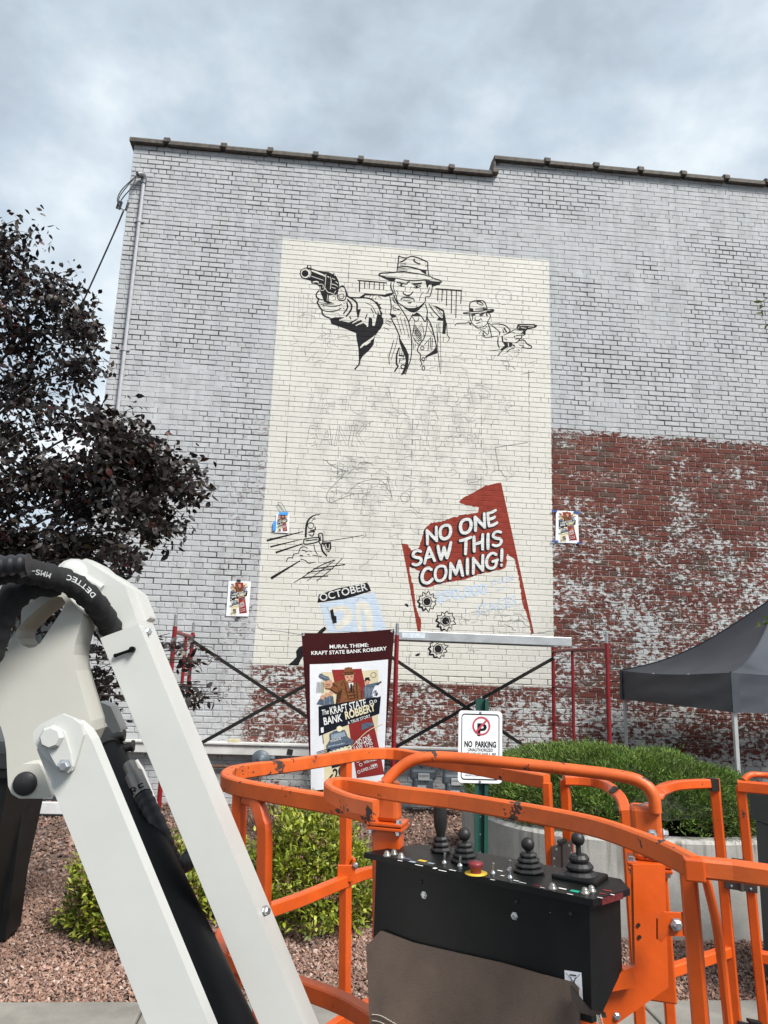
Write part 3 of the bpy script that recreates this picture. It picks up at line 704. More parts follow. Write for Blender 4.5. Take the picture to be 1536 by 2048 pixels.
L([(740, 680), (790, 630), (830, 640), (862, 740), (850, 830), (800, 852), (740, 830), (728, 760), (742, 680)], 16); L([(750, 760), (820, 755), (822, 810), (780, 827), (750, 800), (750, 760)], 11)
L([(450, 700), (410, 740), (405, 790), (440, 840), (420, 880), (440, 920), (460, 960), (490, 1000), (500, 1060), (550, 1100), (620, 1125)], 24)
for p, w_ in (([(440, 820), (500, 852)], 13), ([(470, 910), (560, 935), (690, 945), (800, 910)], 14), ([(500, 1000), (580, 1022), (700, 1012), (790, 970)], 16), ([(440, 875), (560, 902), (680, 905)], 11), ([(820, 900), (850, 890)], 8), ([(790, 690), (800, 700)], 14), ([(810, 960), (840, 990)], 8), ([(910, 1100), (940, 1135)], 14)): L(p, w_)
Pg([(148, 440), (158, 390), (220, 350), (258, 345), (263, 308), (327, 313), (327, 357), (420, 390), (500, 408), (590, 415), (650, 445), (690, 438), (708, 480), (742, 540), (758, 610), (748, 690), (722, 760), (680, 770), (600, 770), (590, 860), (650, 890), (600, 905), (520, 872), (498, 800), (460, 705), (448, 640), (400, 602), (330, 592), (320, 552), (230, 527), (170, 502)])
A.layer()
def WL(p, w_): A.line(p, w_, 'cream', taper=0.9)
A.circ(238, 436, 72, 'cream', n=24); 
for p, w_ in (([(330, 390), (430, 430), (545, 478)], 26), ([(330, 480), (430, 515), (520, 545)], 9), ([(350, 572), (400, 562), (440, 575)], 18), ([(552, 448), (545, 560), (522, 690), (468, 692)], 9), ([(538, 660), (580, 722), (640, 740), (682, 762)], 9), ([(622, 490), (632, 560), (618, 680)], 9),
              ([(645, 512), (692, 530)], 9), ([(700, 560), (735, 590)], 9), ([(640, 600), (690, 612), (735, 640)], 10), ([(640, 650), (700, 668)], 8), ([(706, 700), (680, 740)], 9), ([(462, 640), (466, 690)], 9), ([(430, 600), (505, 610), (505, 660)], 9), ([(300, 375), (320, 440), (300, 500)], 9), ([(575, 480), (600, 500)], 14), ([(580, 760), (570, 860)], 7), ([(685, 452), (692, 470)], 18)): WL(p, w_)
Pg([(278, 318), (314, 323), (314, 350), (278, 345)], 'cream'); Pg([(600, 800), (640, 768), (700, 788), (716, 850), (680, 882), (612, 872), (595, 830)], 'cream', 3)
for p in ([(960, 1205), (1060, 1140)], [(1010, 1240), (1120, 1180)], [(760, 1160), (880, 1130)]): WL(p, 14)
A.layer(); A.circ(232, 438, 52, 'black', n=20); A.line([(640, 800), (690, 795), (697, 840), (650, 850)], 9)
A.T = crop(700, 490, 6.982); A.poly([(138, 1432), (168, 1390), (270, 1320), (352, 1258), (322, 1312), (200, 1400), (150, 1442)], 'cream')
A.line([(215, 1400), (290, 1345)], 14, 'cream')
mural(A, 'painted_gunman', 'black line drawing of man in hat pointing a revolver')
# ---- railings behind him
A = Art(crop(700, 490, 6.982)); A.line([(105, 495), (290, 510), (510, 530)], 20)
for x, y0, y1, w_ in ((135, 500, 655, 17), (208, 508, 610, 13), (273, 515, 612, 12), (340, 520, 618, 12), (413, 525, 625, 12), (473, 530, 630, 12)): A.line([(x, y0), (x-4, y1)], w_)
A.T = crop(550, 470, 2.743); A.line([(880, 295), (1025, 305)], 7)
for x, y0, y1 in ((895, 298, 362), (918, 300, 365), (943, 302, 388), (970, 303, 430), (995, 305, 455), (1022, 306, 378)): A.line([(x, y0), (x-3, y1)], 5)
mural(A, 'painted_railing', 'black painted bars left and right of the drawn hat')
# ---- the small gunman
A = Art(crop(900, 570, 7.68)); L, Pg = A.line, A.poly
for p, w_ in (([(300, 390), (305, 290), (340, 255), (410, 240), (470, 240), (520, 250), (550, 300), (575, 370)], 13), ([(425, 290), (415, 262), (460, 255), (515, 305)], 13), ([(430, 285), (500, 315)], 11),
              ([(200, 430), (300, 415), (420, 405), (560, 385), (650, 375), (675, 395), (620, 425), (500, 430), (330, 445), (220, 440), (200, 430)], 11),
              ([(300, 450), (310, 520), (340, 590), (380, 630)], 11), ([(330, 460), (350, 500), (340, 540)], 11), ([(330, 465), (390, 455)], 14), ([(450, 460), (520, 440)], 14), ([(460, 472), (510, 466)], 9), ([(390, 490), (385, 530), (430, 545), (470, 520)], 10), ([(470, 510), (500, 555)], 7),
              ([(400, 590), (470, 575)], 10), ([(380, 630), (440, 650), (520, 640), (570, 590), (590, 540)], 9), ([(380, 640), (450, 675), (530, 670), (570, 630)], 8), ([(590, 440), (620, 460), (610, 520), (580, 540)], 10), ([(560, 440), (572, 480)], 16),
              ([(75, 630), (110, 590), (250, 585), (290, 565), (310, 610)], 10), ([(570, 560), (610, 660), (640, 790)], 12), ([(590, 580), (680, 650), (760, 720), (760, 770)], 10), ([(640, 600), (760, 600), (860, 630), (920, 700), (880, 745)], 12), ([(830, 660), (870, 725)], 16), ([(810, 680), (830, 740)], 9),
              ([(480, 700), (520, 720), (500, 760)], 9), ([(510, 700), (580, 760), (600, 680)], 9), ([(490, 770), (560, 810), (740, 780)], 8), ([(470, 710), (450, 750)], 7), ([(500, 740), (540, 790)], 9),
              ([(820, 770), (920, 730), (980, 690), (1060, 690)], 10), ([(740, 800), (735, 900), (760, 970)], 14), ([(800, 780), (812, 880)], 16), ([(800, 1010), (730, 1090)], 9), ([(610, 1012), (770, 992)], 6),
              ([(1010, 780), (1090, 770), (1100, 810), (1070, 830), (1040, 870), (1000, 890)], 12), ([(1000, 830), (1060, 825)], 9), ([(980, 800), (1000, 785)], 12), ([(1050, 860), (1130, 845), (1190, 910), (1250, 940), (1230, 975), (1100, 960)], 13), ([(870, 1040), (920, 990), (990, 970)], 10), ([(960, 920), (1000, 940)], 14), ([(1060, 920), (1140, 940)], 8), ([(830, 825), (880, 840)], 7), ([(1040, 990), (1070, 1010)], 8), ([(960, 720), (1000, 745)], 6)): L(p, w_*1.35)
Pg([(295, 350), (360, 362), (360, 402), (295, 402)]); Pg([(380, 362), (520, 348), (525, 378), (390, 388)], 'dgrey'); Pg([(500, 345), (575, 362), (575, 385), (510, 385)]); Pg([(560, 400), (670, 380), (672, 398), (625, 425), (560, 428)]); Pg([(205, 432), (330, 435), (440, 422), (435, 438), (330, 450), (240, 442)])
Pg([(285, 565), (332, 590), (322, 622)]); Pg([(808, 868), (962, 888), (952, 942), (880, 960), (800, 1014), (768, 992), (842, 930), (822, 902)])
Pg([(1018, 662), (1040, 603), (1140, 598), (1280, 600), (1288, 588), (1300, 605), (1345, 622), (1322, 652), (1250, 672), (1190, 682), (1162, 712), (1162, 762), (1120, 782), (1088, 742), (1130, 702), (1060, 702), (1050, 682)])
A.layer()
for p, w_ in (([(1070, 625), (1290, 622)], 8), ([(1090, 655), (1170, 665)], 9), ([(1060, 640), (1050, 670)], 8), ([(1200, 650), (1290, 638)], 7), ([(1105, 745), (1130, 765)], 10), ([(895, 890), (900, 950)], 12)): A.line(p, w_, 'cream')
mural(A, 'painted_second_gunman', 'smaller black line drawing of man in hat aiming a pistol right')
# ---- getaway car fragment, speed lines, smoke
A = Art(crop(520, 980, 5.908)); L = A.line
for p, a, b in (([(80, 598), (510, 490)], 26, 9), ([(122, 672), (500, 580)], 20, 6), ([(185, 740), (505, 635)], 24, 12), ([(130, 1045), (475, 835)], 34, 12)): L(p, a, w2=b)
for p, w_ in (([(400, 1095), (520, 1020), (700, 900), (880, 825)], 11), ([(555, 1075), (740, 940), (890, 825)], 9), ([(670, 1075), (850, 930), (975, 805)], 10), ([(500, 1035), (805, 1015)], 15), ([(560, 975), (865, 930)], 11), ([(635, 932), (1005, 880)], 13), ([(760, 860), (840, 850)], 8),
              ([(310, 850), (330, 805), (385, 800)], 11), ([(385, 810), (400, 760), (455, 750)], 11), ([(455, 750), (475, 690), (520, 670), (565, 690)], 11), ([(495, 710), (530, 715), (545, 740)], 8), ([(545, 730), (580, 720), (610, 730)], 8), ([(480, 815), (540, 835), (575, 865), (650, 850)], 10), ([(560, 765), (575, 760), (585, 780)], 8), ([(620, 770), (650, 775), (730, 785)], 9), ([(470, 770), (510, 780)], 13),
              ([(740, 612), (1000, 572), (1230, 532)], 7), ([(635, 640), (650, 710), (680, 765)], 10), ([(570, 500), (650, 490)], 16), ([(590, 480), (650, 470), (650, 430)], 15), ([(575, 525), (620, 545), (640, 500)], 14), ([(610, 370), (650, 320)], 7), ([(625, 345), (660, 350)], 6),
              ([(520, 580), (690, 560), (690, 610), (530, 640), (520, 580)], 15), ([(540, 602), (680, 582)], 11), ([(690, 520), (735, 515), (742, 620), (705, 630), (690, 520)], 14), ([(712, 545), (718, 600)], 9), ([(720, 640), (740, 720), (790, 780)], 22)): L(p, w_)
L([(710, 288), (640, 300), (580, 345), (548, 420), (540, 560)], 10, w2=30); A.circ(600, 420, 36, w=8)
A.poly([(728, 622), (838, 612), (844, 690), (812, 738), (780, 705), (750, 655)]); A.layer()
A.line([(775, 640), (790, 690), (815, 690), (820, 640)], 9, 'cream'); A.line([(755, 650), (785, 720), (825, 705)], 6, 'cream')
mural(A, 'painted_car', 'black line drawing of half a car with smoke and speed lines')
# ---- OCTOBER calendar leaf
A = Art(crop(500, 1140, 5.12))
A.poly([(715, 345), (1275, 228), (1340, 420), (1398, 620), (800, 640)], 'pale')
A.poly([(690, 335), (706, 250), (760, 235), (900, 187), (1000, 172), (1195, 128), (1215, 150), (1240, 215), (1050, 275), (960, 300), (850, 312), (720, 332)])
A.layer()
A.poly([(800, 390), (960, 360), (1030, 400), (1050, 520), (960, 580), (900, 620), (880, 560), (950, 500), (960, 430), (900, 420), (850, 440)], 'cream', 2)
A.poly([(1090, 340), (1180, 320), (1240, 400), (1260, 620), (1190, 620), (1180, 470), (1130, 400), (1150, 620), (1110, 620), (1080, 470)], 'cream', 2)
A.poly([(818, 415), (850, 398), (862, 465), (885, 475), (888, 540), (845, 552)])
A.line([(1085, 320), (1130, 280), (1200, 300)], 5, 'grey'); A.line([(790, 380), (870, 600)], 4, 'grey')
A.text('OCTOBER', (722, 322), (1208, 202), 78, 'white', 0.012)
A2 = Art(crop(500, 1140, 5.12)); A2.poly([(545, 770), (500, 790), (472, 830), (476, 890), (440, 930), (388, 972), (490, 988), (520, 920), (560, 860)])
A2.line([(70, 545), (115, 605), (300, 625), (530, 662)], 5, 'dgrey'); A2.line([(775, 590), (740, 620), (690, 665)], 38)
mural(A, 'painted_calendar', 'black OCTOBER strip above pale unfinished date block'); mural(A2, 'painted_ribbon', 'black painted ribbon strokes beside the banner', 0.0022)
# ---- red banner with lettering
def rag(pts, amp, keep):
    o = []
    r_ = random.Random(3)
    for i in range(len(pts)):
        a, b = pts[i], pts[(i+1) % len(pts)]; o.append(a); n = int(math.hypot(b[0]-a[0], b[1]-a[1])/14)
        if i in keep: continue
        for k in range(1, n):
            t = k/n; o.append((a[0]+(b[0]-a[0])*t+r_.uniform(-amp, amp), a[1]+(b[1]-a[1])*t+r_.uniform(-amp, amp)))
    return o
A = Art(crop(780, 940, 4.655))
ban = [(107, 683), (160, 690), (190, 730), (205, 770), (270, 720), (320, 550), (380, 490), (480, 480), (560, 450), (690, 415), (820, 395), (830, 350), (700, 325), (640, 300), (680, 260), (780, 210), (870, 155), (960, 130), (1035, 118), (1340, 1520), (1315, 1528), (1290, 1400), (1230, 1230), (1200, 1000), (1160, 830), (1090, 780), (1080, 900), (1040, 925), (830, 970), (700, 1020), (500, 1050), (340, 1095), (290, 1080), (260, 1000), (280, 940), (180, 900), (190, 980), (220, 1100), (240, 1280), (290, 1400), (285, 1525), (262, 1530), (160, 950)]
A.poly(rag(ban, 5, {18, 41, 42}), 'red')
A.layer()
lines = [('NO ONE', (345, 690), (1000, 500), 122), ('SAW THIS', (212, 890), (1052, 695), 128), ('COMING!', (300, 1068), (1072, 885), 135)]
for t_, a, b, h in lines:
    brush_text(A, t_, a, b, h, 45, 'black', dx=-5, dy=4); brush_text(A, t_, a, b, h, 42, 'black', dx=-12, dy=11)
A.layer()
for t_, a, b, h in lines: brush_text(A, t_, a, b, h, 29, 'white')
mural(A, 'painted_red_banner', 'red painted banner shape lettered NO ONE SAW THIS COMING!')
for cx_, cy_ in ((345, 1225), (518, 1405), (448, 1665)):
    A = Art(crop(780, 940, 4.655)); rr = random.Random(int(cx_))
    n = 22; star = [(cx_+math.cos(k*2*math.pi/n)*r_, cy_+math.sin(k*2*math.pi/n)*r_*1.03) for k in range(n) for r_ in ((92+rr.uniform(-6, 8)) if k % 2 else (68+rr.uniform(-8, 6)),)]
    A.line(star+[star[0]], 9, smooth=2, taper=1); A.line(star[6:13], 20, smooth=2)
    hx = [(cx_+math.cos(k*math.pi/3.5)*48, cy_+math.sin(k*math.pi/3.5)*50) for k in range(8)]; A.line(hx, 8, smooth=0, taper=1)
    A.circ(cx_, cy_, 34, ry=36)
    for k in range(7): L_ = 52; A.line([(cx_+math.cos(k*.9)*52, cy_+math.sin(k*.9)*52), (cx_+math.cos(k*.9+.1)*66, cy_+math.sin(k*.9+.1)*66)], 4)
    mural(A, 'painted_bullet_hole', None)
A = Art(crop(780, 940, 4.655))
A.poly([(133, 1246), (160, 1244), (172, 1262), (170, 1278), (146, 1266)]); A.poly([(232, 1722), (256, 1708), (284, 1706), (268, 1730), (242, 1734)]); A.layer()
A.text('$90,000', (432, 1232), (915, 1148), 104, 'pale', 0.03); A.text('STOLEN', (945, 1082), (1158, 1022), 54, 'pale', 0.008, 0.2); A.line([(1000, 1118), (1070, 1082)], 8, 'pale'); A.line([(990, 1115), (1060, 1110)], 7, 'pale'); A.text('STAGES', (810, 1360), (1190, 1250), 97, 'pale', 0.01, 0.15)
mural(A, 'painted_pale_lettering', 'pale blue unfinished lettering $90,000 STOLEN')
# ---- pencil layout: snapped lines, ghost letters, scribbled figures
A = Art(WPX); rs = random.Random(11)
def outline_text(txt, a, b, h, shear, col, wd):
    vs_, tr = text_tris(txt, 0.0, shear); ed = {}
    for t in tr:
        for i in range(3):
            e_ = tuple(sorted((t[i], t[(i+1) % 3]))); ed[e_] = ed.get(e_, 0)+1
    xs = [v[0] for v in vs_]; x0, x1 = min(xs), max(xs); ux, uy = b[0]-a[0], b[1]-a[1]; Ln = math.hypot(ux, uy); ux /= Ln; uy /= Ln
    P_ = [(a[0]+ux*(x-x0)*Ln/(x1-x0)+uy*y/.729*h+rs.uniform(-.6, .6), a[1]+uy*(x-x0)*Ln/(x1-x0)-ux*y/.729*h+rs.uniform(-.6, .6)) for x, y in vs_]
    for (i, j), c in ed.items():
        if c == 1 and rs.random() < 0.60: A.line([P_[i], P_[j]], wd*rs.uniform(.35, 1.0), col, smooth=0)
outline_text('The', (612, 822), (668, 826), 42, 0.3, 'grey', 1.3); outline_text('KRAFT STATE', (690, 822), (1010, 805), 46, 0.2, 'grey', 1.2)
outline_text('BANK', (612, 893), (735, 890), 44, 0.3, 'dgrey', 1.2); outline_text('ROBBERY', (765, 885), (960, 868), 46, 0.3, 'grey', 1.2)
outline_text('A TRUE STORY', (800, 905), (965, 885), 22, 0.1, 'grey', 1.1); outline_text('LOST!', (985, 1276), (1052, 1262), 26, 0.1, 'grey', 1.1); outline_text('HOSTAGES', (920, 1252), (1048, 1225), 20, 0.1, 'grey', 1.0)
for x, y0, y1 in ((824, 760, 1015), (963, 640, 985), (576, 700, 960), (592, 935, 1030), (676, 850, 990), (1058, 740, 960), (820, 1180, 1330), (578, 1210, 1305), (1046, 570, 700), (697, 520, 580)):
    k = y0
    while k < y1:
        e_ = k+rs.uniform(6, 26); xx = lambda y: x+(y-(y0+y1)/2)*(x-1010)*1.43e-4
        A.line([(xx(k), k), (xx(min(e_, y1)), min(e_, y1))], rs.uniform(0.7, 1.7), rs.choice(['grey', 'dgrey', 'grey'])); k = e_+rs.uniform(0, 9)
A.line([(990, 895), (1055, 885)], 1.2, 'dgrey'); A.line([(990, 895), (998, 940)], 1.3, 'dgrey')
def scribble(cx_, cy_, rx, ry, n, col='grey', w_=1.1):
    for _ in range(int(n*0.5)):
        x, y = cx_+rs.gauss(0, rx), cy_+rs.gauss(0, ry); a = rs.uniform(0, 6.28); p = [(x, y)]
        for k in range(rs.randint(3, 6)):
            a += rs.uniform(-0.9, 0.9); x += math.cos(a)*rs.uniform(3, 9); y += math.sin(a)*rs.uniform(2, 6); p.append((x, y))
        A.line(p, w_*rs.uniform(.5, 1.3), col)
for a in ((690, 935, 16, 10, 34, 'dgrey'), (700, 980, 30, 20, 46), (760, 985, 25, 20, 36), (900, 945, 35, 15, 30), (985, 945, 22, 8, 16, 'dgrey'), (760, 930, 25, 18, 26), (640, 620, 26, 34, 26), (660, 690, 40, 16, 26), (890, 715, 30, 20, 22), (1020, 730, 25, 12, 22, 'dgrey'), (1000, 820, 25, 20, 24), (860, 830, 60, 15, 30), (740, 1010, 40, 25, 40), (840, 990, 20, 25, 22), (985, 1235, 30, 14, 22, 'dgrey'), (920, 1240, 16, 8, 10), (900, 780, 40, 18, 20), (770, 1060, 25, 20, 18), (930, 1300, 14, 5, 8)): scribble(*a)
for k in range(30):
    an = k/30*6.28; A.line([(1008+15*math.cos(an), 594+16*math.sin(an)), (1008+16*math.cos(an+.28), 594+15*math.sin(an+.28))], rs.uniform(.4, 1.6), 'grey')
for k in range(6): x = 580+k*9; A.line([(x, 590+rs.uniform(-3, 3)), (x-3, 655+rs.uniform(-6, 6))], 0.9, 'grey')
A.line([(682, 955), (655, 985), (660, 1005), (700, 990), (740, 985)], 1.4, 'dgrey'); A.line([(690, 990), (720, 965), (760, 960), (780, 985)], 1.2, 'dgrey'); A.circ(810, 995, 9, 'dgrey', w=1.1); A.line([(775, 955), (785, 1000)], 1.5, 'dgrey'); A.line([(720, 1135), (740, 1120), (765, 1095)], 1.0, 'grey')
mural(A, 'pencil_sketch', 'faint grey pencil layout lines and ghost lettering', base=0.0009)
# ------------------------------------------------------------------ printed poster artwork (also used on the banner)
def poster_art(A, small=False):
    """drawn in the coordinates of the big poster: x 170..1040, y 500..1930"""
    P_, L = A.poly, A.line
    A.poly([(300, 603), (930, 592), (935, 900), (905, 1480), (560, 1600), (560, 1880), (330, 1880), (330, 1500), (300, 980)], 'beige'); A.layer()
    P_([(415, 575), (745, 570), (860, 1150), (985, 1775), (690, 1812), (640, 1500), (600, 1200), (480, 900)], 'pred'); A.layer()
    P_([(268, 995), (480, 965), (800, 920), (957, 903), (937, 1100), (850, 1130), (600, 1212), (430, 1270), (272, 1330)], 'navy')
    P_([(335, 770), (430, 722), (550, 690), (600, 722), (640, 742), (680, 720), (725, 765), (762, 900), (772, 930), (620, 945), (460, 967), (470, 855), (400, 808), (345, 800)], 'brown')
    P_([(765, 800), (800, 762), (870, 748), (935, 735), (905, 790), (880, 850), (865, 915), (775, 922)], 'blue')
    P_([(245, 970), (275, 915), (330, 885), (385, 880), (430, 880), (442, 968), (320, 985)], 'blue')
    A.layer()
    P_([(556, 640), (662, 636), (656, 700), (612, 732), (572, 705)], 'skin'); P_([(330, 735), (355, 695), (400, 688), (425, 730), (405, 782), (345, 782)], 'skin', 2)
    P_([(508, 626), (552, 612), (560, 556), (600, 546), (640, 552), (655, 612), (692, 626), (650, 642), (560, 642)], 'brown')
    P_([(268, 645), (282, 620), (300, 618), (330, 640), (380, 655), (395, 690), (350, 708), (310, 682), (280, 668)], 'blue')
    P_([(600, 735), (655, 728), (650, 800), (630, 830), (615, 790)], 'pwhite'); P_([(470, 852), (540, 790), (520, 850), (485, 960), (460, 967)], 'dbrown')
    P_([(785, 712), (835, 706), (832, 750), (805, 762), (790, 745)], 'skin'); P_([(768, 716), (784, 705), (788, 678), (830, 674), (836, 702), (852, 708), (810, 722)], 'navy')
    P_([(900, 775), (940, 790), (958, 850), (945, 905), (890, 910), (858, 890), (875, 820)], 'paper', 2)
    for x, y in ((312, 893), (358, 868), (405, 850)): A.circ(x, y, 24, 'skin', ry=28, n=10)
    L([(915, 770), (962, 732)], 16, 'navy')
    P_([(352, 1440), (392, 1378), (388, 1310), (440, 1275), (560, 1268), (592, 1350), (660, 1398), (640, 1452), (560, 1505), (420, 1532), (362, 1512)], 'blue'); P_([(745, 1215), (790, 1195), (865, 1200), (880, 1225), (830, 1250), (745, 1280)], 'blue')
    P_([(292, 1238), (322, 1230), (326, 1290), (296, 1296)], 'paper'); L([(312, 1296), (322, 1415)], 7, 'navy')
    A.layer()
    L([(560, 632), (650, 628)], 14, 'dbrown'); L([(555, 610), (655, 606)], 10, 'dbrown'); L([(585, 665), (600, 668)], 9, 'dbrown'); L([(625, 665), (645, 660)], 9, 'dbrown'); L([(590, 705), (630, 704)], 8, 'dbrown'); L([(608, 680), (615, 692)], 6, 'dbrown')
    P_([(620, 745), (640, 742), (648, 800), (632, 850), (620, 800)], 'navy')
    for a, b in (((560, 730), (600, 930)), ((690, 730), (700, 920)), ((530, 800), (500, 950)), ((740, 830), (752, 925)), ((420, 735), (480, 770)), ((590, 840), (680, 835)), ((600, 880), (690, 870)), ((610, 920), (690, 905)), ((550, 700), (520, 760)), ((650, 760), (668, 900))): L([a, b], 9, 'dbrown')
    L([(400, 800), (470, 850)], 16, 'dbrown'); L([(280, 640), (380, 680)], 7, 'lblue'); L([(345, 745), (400, 740)], 6, 'dbrown'); L([(345, 765), (400, 760)], 6, 'dbrown')
    for k in range(6): L([(790+k*15, 780+k*4), (785+k*16, 900)], 5, 'lblue')
    A.text('$', (888, 895), (930, 880), 60, 'navy', 0.02); L([(330, 900), (330, 975)], 6, 'lblue'); L([(390, 890), (395, 970)], 6, 'lblue')
    P_([(408, 1318), (555, 1290), (568, 1340), (412, 1372)], 'lblue'); L([(372, 1450), (560, 1420)], 12, 'lblue'); L([(370, 1480), (600, 1440)], 8, 'navy'); A.circ(600, 1460, 26, 'navy', n=10); A.circ(385, 1500, 22, 'navy', n=10)
    A.circ(500, 1255, 34, 'cwhite', n=8)
    for k in range(5): L([(245+k*6, 1510+k*14), (370+k*6, 1475+k*16)], 6, 'navy')
    for k in range(6): A.circ(400+k*42, 1530-k*12, 26, 'cwhite', n=9)
    L([(620, 1480), (800, 1300), (970, 1215)], 7, 'cwhite'); A.circ(878, 650, 30, 'dbrown', w=4)
    for k in range(6): L([(255+k*14, 715), (250+k*14, 840)], 4, 'navy')
    P_([(410, 1655), (520, 1632), (526, 1668), (418, 1692)], 'navy'); A.text('20', (440, 1815), (560, 1785), 115, 'navy', 0.02, 0.1); L([(340, 1865), (375, 1820), (425, 1760)], 20, 'navy')
    A.layer()
    A.text('KRAFT STATE', (402, 1090), (803, 1005), 88, 'pwhite', 0.014, 0.1); A.text('The', (312, 1095), (386, 1080), 62, 'pwhite', 0.01, 0.3)
    A.text('BANK', (330, 1208), (535, 1165), 86, 'pwhite', 0.02, 0.12); A.text('ROBBERY', (570, 1150), (908, 1058), 90, 'cwhite', 0.03, 0.15); A.text('A TRUE STORY', (595, 1210), (845, 1135), 36, 'pwhite', 0.01)
    A.circ(850, 962, 17, 'pwhite', w=7); A.circ(896, 955, 13, 'pwhite', w=6); A.text('POLICE', (405, 1405), (520, 1375), 26, 'pwhite', 0.01)
    for t_, a, b, h in (('NO ONE', (700, 1452), (850, 1385), 62), ('SAW THIS', (670, 1520), (866, 1440), 60), ('COMING!', (680, 1585), (880, 1510), 60), ('HOSTAGES', (770, 1655), (905, 1618), 30), ('TAKEN', (840, 1690), (910, 1672), 22), ('LIVES LOST!', (742, 1745), (916, 1695), 34)): A.text(t_, a, b, h, 'pwhite', 0.012, 0.1)
    for x, y in ((700, 1625), (732, 1665), (712, 1745)): A.circ(x, y, 15, 'pwhite', w=5)

# ------------------------------------------------------------------ paper posters taped to the wall
def poster(name, corners, label, tapes, tcol, base=0.012):
    """corners: TL, TR, BR, BL in photo pixels on the wall"""
    q = [W(*c, base) for c in corners]; r = thing(name, (q[3]+q[2])/2, label, 'poster', 'paper posters taped to the wall')
    def S(u, v, off):
        a = q[0].lerp(q[1], u); b = q[3].lerp(q[2], u); p = a.lerp(b, v); p.y -= off+0.006*math.sin(u*3.1)*math.sin(v*3.1); return p
    m = MB(); n = 8; vs_ = [S(i/n, j/n, 0) for j in range(n+1) for i in range(n+1)]
    m.add(vs_, [(j*(n+1)+i, j*(n+1)+i+1, (j+1)*(n+1)+i+1, (j+1)*(n+1)+i) for j in range(n) for i in range(n)])
    m.add([v+Vector((0, 0.0012, 0)) for v in vs_], [((j+1)*(n+1)+i, (j+1)*(n+1)+i+1, j*(n+1)+i+1, j*(n+1)+i) for j in range(n) for i in range(n)])
    psh = m.build('paper_sheet', PAL['paper'], r, fix=False)
    A = Art(lambda x, y: ((x-150)/910, (y-520)/1400)); poster_art(A, True); A.build('print', S, psh, 0.0008, maxlen=0.2)
    tm = mat(tcol[0], tcol[1], 0.6, var=0.1)
    for (x, y, w_, h_, rot) in tapes:
        c = W(x, y, base+0.009); t = MB(); s_ = D/FPX
        t.obox(c, (w_*s_*math.cos(rot), 0, w_*s_*math.sin(rot)), (0, 0.0006, 0), (-h_*s_*math.sin(rot), 0, h_*s_*math.cos(rot))); t.build('tape', tm, r)
    return r
BLU = ('blue_tape', (0.03, 0.07, 0.28)); BLK = ('black_tape', (0.012, 0.012, 0.013)); LBL = ('bright_blue_tape', (0.05, 0.30, 0.72))
poster('wall_poster', [(457, 1162), (502, 1163), (497, 1233), (452, 1232)], 'paper poster held with black tape on grey brick left of the mural', [(477.5, 1161, 4, 2, 0), (476, 1235, 4, 2.3, 0)], BLK)
poster('wall_poster', [(1112, 1021), (1156, 1023), (1158, 1087), (1111, 1085)], 'paper poster with dark blue corner tape on bare red brick right of mural', [(1109, 1022, 6, 2, 0), (1154, 1025, 7, 2, -.15), (1110, 1082.5, 7, 2, 0), (1158, 1086, 3, 2.5, 0)], BLU)
r = poster('wall_poster', [(553, 1028), (579, 1029), (577, 1066), (549, 1065)], 'small crumpled poster with bright blue tape hung beside the car drawing', [(567, 1027, 9, 3, .05), (549, 1052, 3.2, 10, 0)], LBL)
m = MB(); m.tube(sm([W(x, y, 0.02) for x, y in ((565, 1021), (558, 1012), (556, 1006), (561, 1005), (567, 1012), (572, 1022))], 5), 0.003, 6); m.build('wire_loop', PAL['black'], r)

# ------------------------------------------------------------------ service conduit and cables at the corner
gp = mat('conduit_paint', (0.40, 0.41, 0.44), 0.6, var=0.08, bump=0.2); bkr = mat('black_rubber', (0.014, 0.014, 0.015), 0.55, var=0.2)
cx0 = W(288, 372).x
r = thing('service_conduit', (cx0, D-0.04, 2.4), 'grey electrical conduit running up the wall near its left corner', 'conduit')
z1 = W(289, 368).z; m = MB(); m.tube([(cx0, D-0.035, 0.6), (cx0, D-0.035, z1)], 0.024, 12); m.build('pipe', gp, r)
for py, px in ((444, 282), (700, 253), (860, 235), (1030, 213)):
    z = W(px, py).z; m = MB(); m.tube([(cx0, D-0.035, z-0.03), (cx0, D-0.035, z+0.03)], 0.031, 12); m.obox((cx0, D-0.012, z), (0.06, 0, 0), (0, 0.006, 0), (0, 0, 0.012)); m.build('coupling', gp, r)
m = MB(); m.tube(sm([(cx0, D-0.035, z1-0.02), (cx0, D-0.035, z1+0.04), (cx0-0.02, D-0.07, z1+0.09), (cx0-0.07, D-0.10, z1+0.06)], 4), lambda t: 0.034+0.012*t, 12); m.build('weatherhead', mat('weatherhead_metal', (0.16, 0.16, 0.17), 0.5, 0.4), r)
r = thing('service_cable', (XL, D, z1-0.5), 'dark overhead service wires looping from the conduit head to the left', 'cable')
hd = Vector((cx0-0.07, D-0.10, z1+0.06))
for k, pts in enumerate(([(245, 378), (235, 398), (238, 412)], [(255, 372), (240, 392), (236, 408)], [(262, 376), (246, 395), (240, 406)])):
    m = MB(); m.tube(sm([hd]+[at(x, y, D-0.12-0.03*k) for x, y in pts], 5), 0.007, 6); m.build('wire', bkr, r)
for x, y in ((236, 410), (241, 412), (254, 414)): m = MB(); p = at(x, y, D-0.12); m.tube([p+Vector((0.01, 0, 0.06)), p-Vector((0.01, 0, 0.05))], 0.016, 8); m.build('splice', bkr, r)
m = MB(); m.tube(sm([at(241, 416, D-0.12), at(248, 420, D-0.12), at(256, 412, D-0.08), Vector((XL+0.02, D-0.05, W(258, 405).z))], 4), 0.006, 6); m.build('wire', bkr, r)
